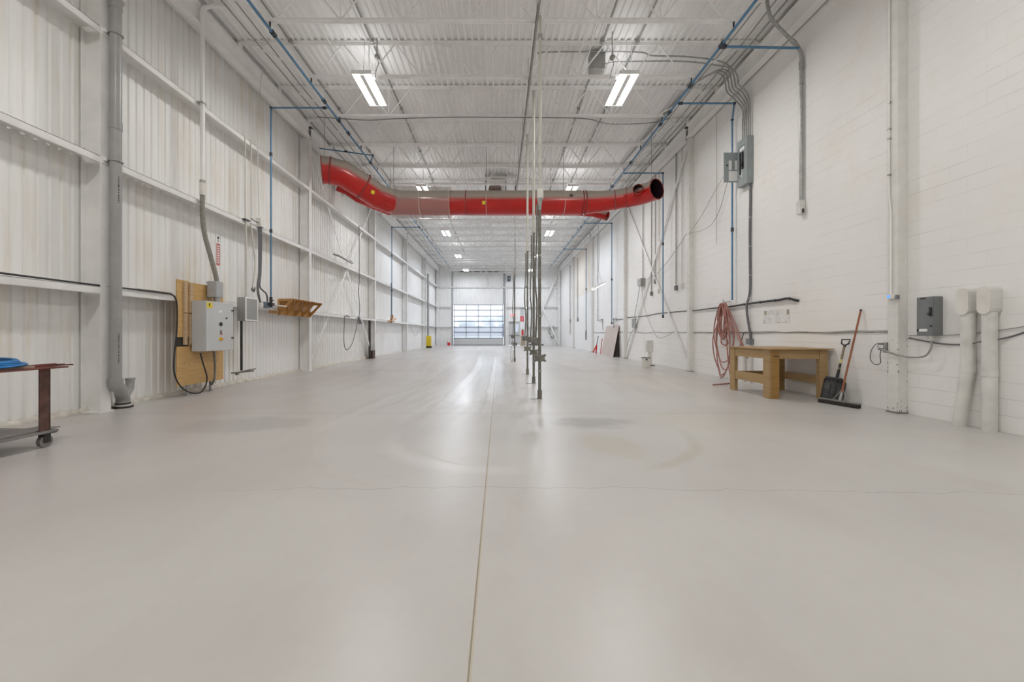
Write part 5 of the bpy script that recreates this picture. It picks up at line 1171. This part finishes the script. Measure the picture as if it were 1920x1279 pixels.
cable('loose_wire', 'loose wire slanting from the second right column down to the brace', [(5.94, 12.85, 4.35), (6.0, 13.6, 4.1), (6.0, 14.6, 3.7), (6.0, 15.6, 3.45), (5.95, 16.9, 3.35)], .009, M['conduit'], 'wire')
cable('loose_wire', 'thin wire hanging straight left of the blue drop over the hose coil', [(6.05, 11.3, 7.3), (6.06, 11.3, 5.8), (6.06, 11.32, 4.4), (6.06, 11.3, 3.7)], .006, M['conduit'], 'wire')
tag(MB().box(6.0, XR, 17.9, 18.35, 1.45, 1.85).build('rusted_box', M['conduit']), 'rust grey box low on the right wall brace', 'box')
# bucket, pedestal, leaning board, red tool
bk = thing('paint_bucket', 'white paint bucket with dark rim at the foot of the right wall', 'bucket', (5.2, 14.2, 0))
p = Vector((5.12, 14.15, 0))
MB().cyl(p, p + Vector((0, 0, .34)), .135, 24, .15).build('bucket_body', M['offwhite'], bk)
MB().cyl(p + Vector((0, 0, .335)), p + Vector((0, 0, .355)), .155, 24).build('rim', M['dark_iron'], bk)
MB().box(p.x - .06, p.x + .0, p.y - .16, p.y - .145, .27, .31).build('label', M['dark_iron'], bk)
pd = thing('pedestal_box', 'beige pedestal box on a short post behind the bucket', 'box', (5.75, 14.9, 0))
MB().box(5.50, 5.62, 14.9, 15.0, 0, .62).build('post', M['pvcwhite'], pd, bevel=.005)
MB().box(5.42, 5.66, 14.86, 15.06, .52, .94).build('box_body', M['pvcwhite'], pd, bevel=.008)
MB().box(5.42, 5.7, 14.84, 15.08, 0, .03).build('foot', M['rust'], pd)
lb = MB(); a0 = Vector((5.70, 20.35, 0)); a1 = Vector((5.74, 22.9, 0)); top = Vector((.34, .12, 1.6))
lb.prism([a0, a1, a1 + top, a0 + top], (.02, .0, .0))
tag(lb.build('hardboard_sheet', M['pinkboard']), 'large pinkish hardboard sheet leaning on the right wall', 'board')
tag(MB().prism([(5.80, 20.5, 0), (6.08, 20.5, 0), (6.08, 20.6, 1.3)], (0, .02, 0)).build('dark_plank_or_shade', M['dark_gap']), 'dark wedge painted as the shade behind the pinkish hardboard sheet', 'board')  # dark wedge added as the shadow behind the leaning sheet
rj = thing('hand_tool', 'small red hand tool standing left of the pinkish board', 'tool', (5.75, 24.2, 0))
MB().bar((5.60, 24.2, .05), (5.82, 24.2, .5), .07, .06).bar((5.82, 24.2, .5), (5.78, 24.2, .0), .1, .06).build('frame', M['redp'], rj)
MB().cyl((5.80, 24.2, .45), (5.92, 24.2, 1.04), .025, 8).build('handle', M['boxgrey'], rj)
tag(MB().bar((5.84, 23.4, .0), (5.95, 23.4, .9), .04, .03).build('red_rod', M['redp']), 'thin red rod leaning beside the left edge of the pinkish board', 'rod')
pipe_thing('bent_pipe', 'bent grey pipe on the right wall between third and fourth columns', 'pipe', [(6.05, 24.9, 7.3), (6.05, 24.9, 2.0), (6.05, 23.8, 2.0), (6.03, 23.6, 1.4)], .02, M['conduit'])
pipe_thing('bent_pipe', 'short hooked grey pipe above the pinkish board', 'pipe', [(6.02, 21.3, 1.5), (6.02, 21.3, 1.95), (6.02, 20.8, 1.95)], .022, M['conduit'])
for py_q, lab, z in ((34.5, 'thin far conduit drop beyond the fifth right column', 1.1), (31.2, 'thin conduit drop just before the fifth right column', 2.1)):
    tag(MB().cyl((6.03, py_q, z), (6.03, py_q, 7.0), .03, 8).box(5.98, 6.08, py_q - .08, py_q + .08, 2.1, 2.4).build('drop_conduit', M['conduit']), lab, 'conduit')
M['warm'] = paint('warm_wall_patch', (.82, .76, .68), .7, var=.04, scale=1)  # warm-toned rectangle on the far right wall
tag(MB().box(6.094, XR, 27.0, 32.4, 4.0, 7.3).build('trim_3', M['warm']), kind='structure')
# short grey handle fittings on ceiling
for (px, py, y, lab) in ((707, 106, 9.2, 'small grey round bracket under the deck above the left near light'), (1148, 108, 9.0, 'small dark sensor with wires under the deck above the right near light')):
    p = W(px, py, y); r_ = thing('ceiling_bracket', lab, 'bracket', p)
    MB().sphere(p, .06, 12, 8).build('bracket_body', M['conduit'], r_)
    MB().cyl(p, (p.x, p.y, 7.9), .012, 6).build('stem', M['conduit'], r_)
    MB().tube(smooth_path([p, p + Vector((.03, 0, -.15)), p + Vector((-.02, 0, -.32)), p + Vector((-.05, 0, -.5))], 4), .007, 5).build('wire', M['grey_cable'], r_)
cable('ceiling_cable', 'slack black cable lying along the joist nearest the red duct', [(-4.9, 10.9, 7.02), (-3.6, 10.95, 6.96), (-2.7, 10.95, 7.0), (-1.2, 10.95, 7.04), (1.0, 10.95, 7.03), (2.3, 10.95, 7.0), (3.0, 10.95, 6.86), (4.0, 10.95, 6.88), (4.6, 10.95, 7.0)], .012, M['grey_cable'])
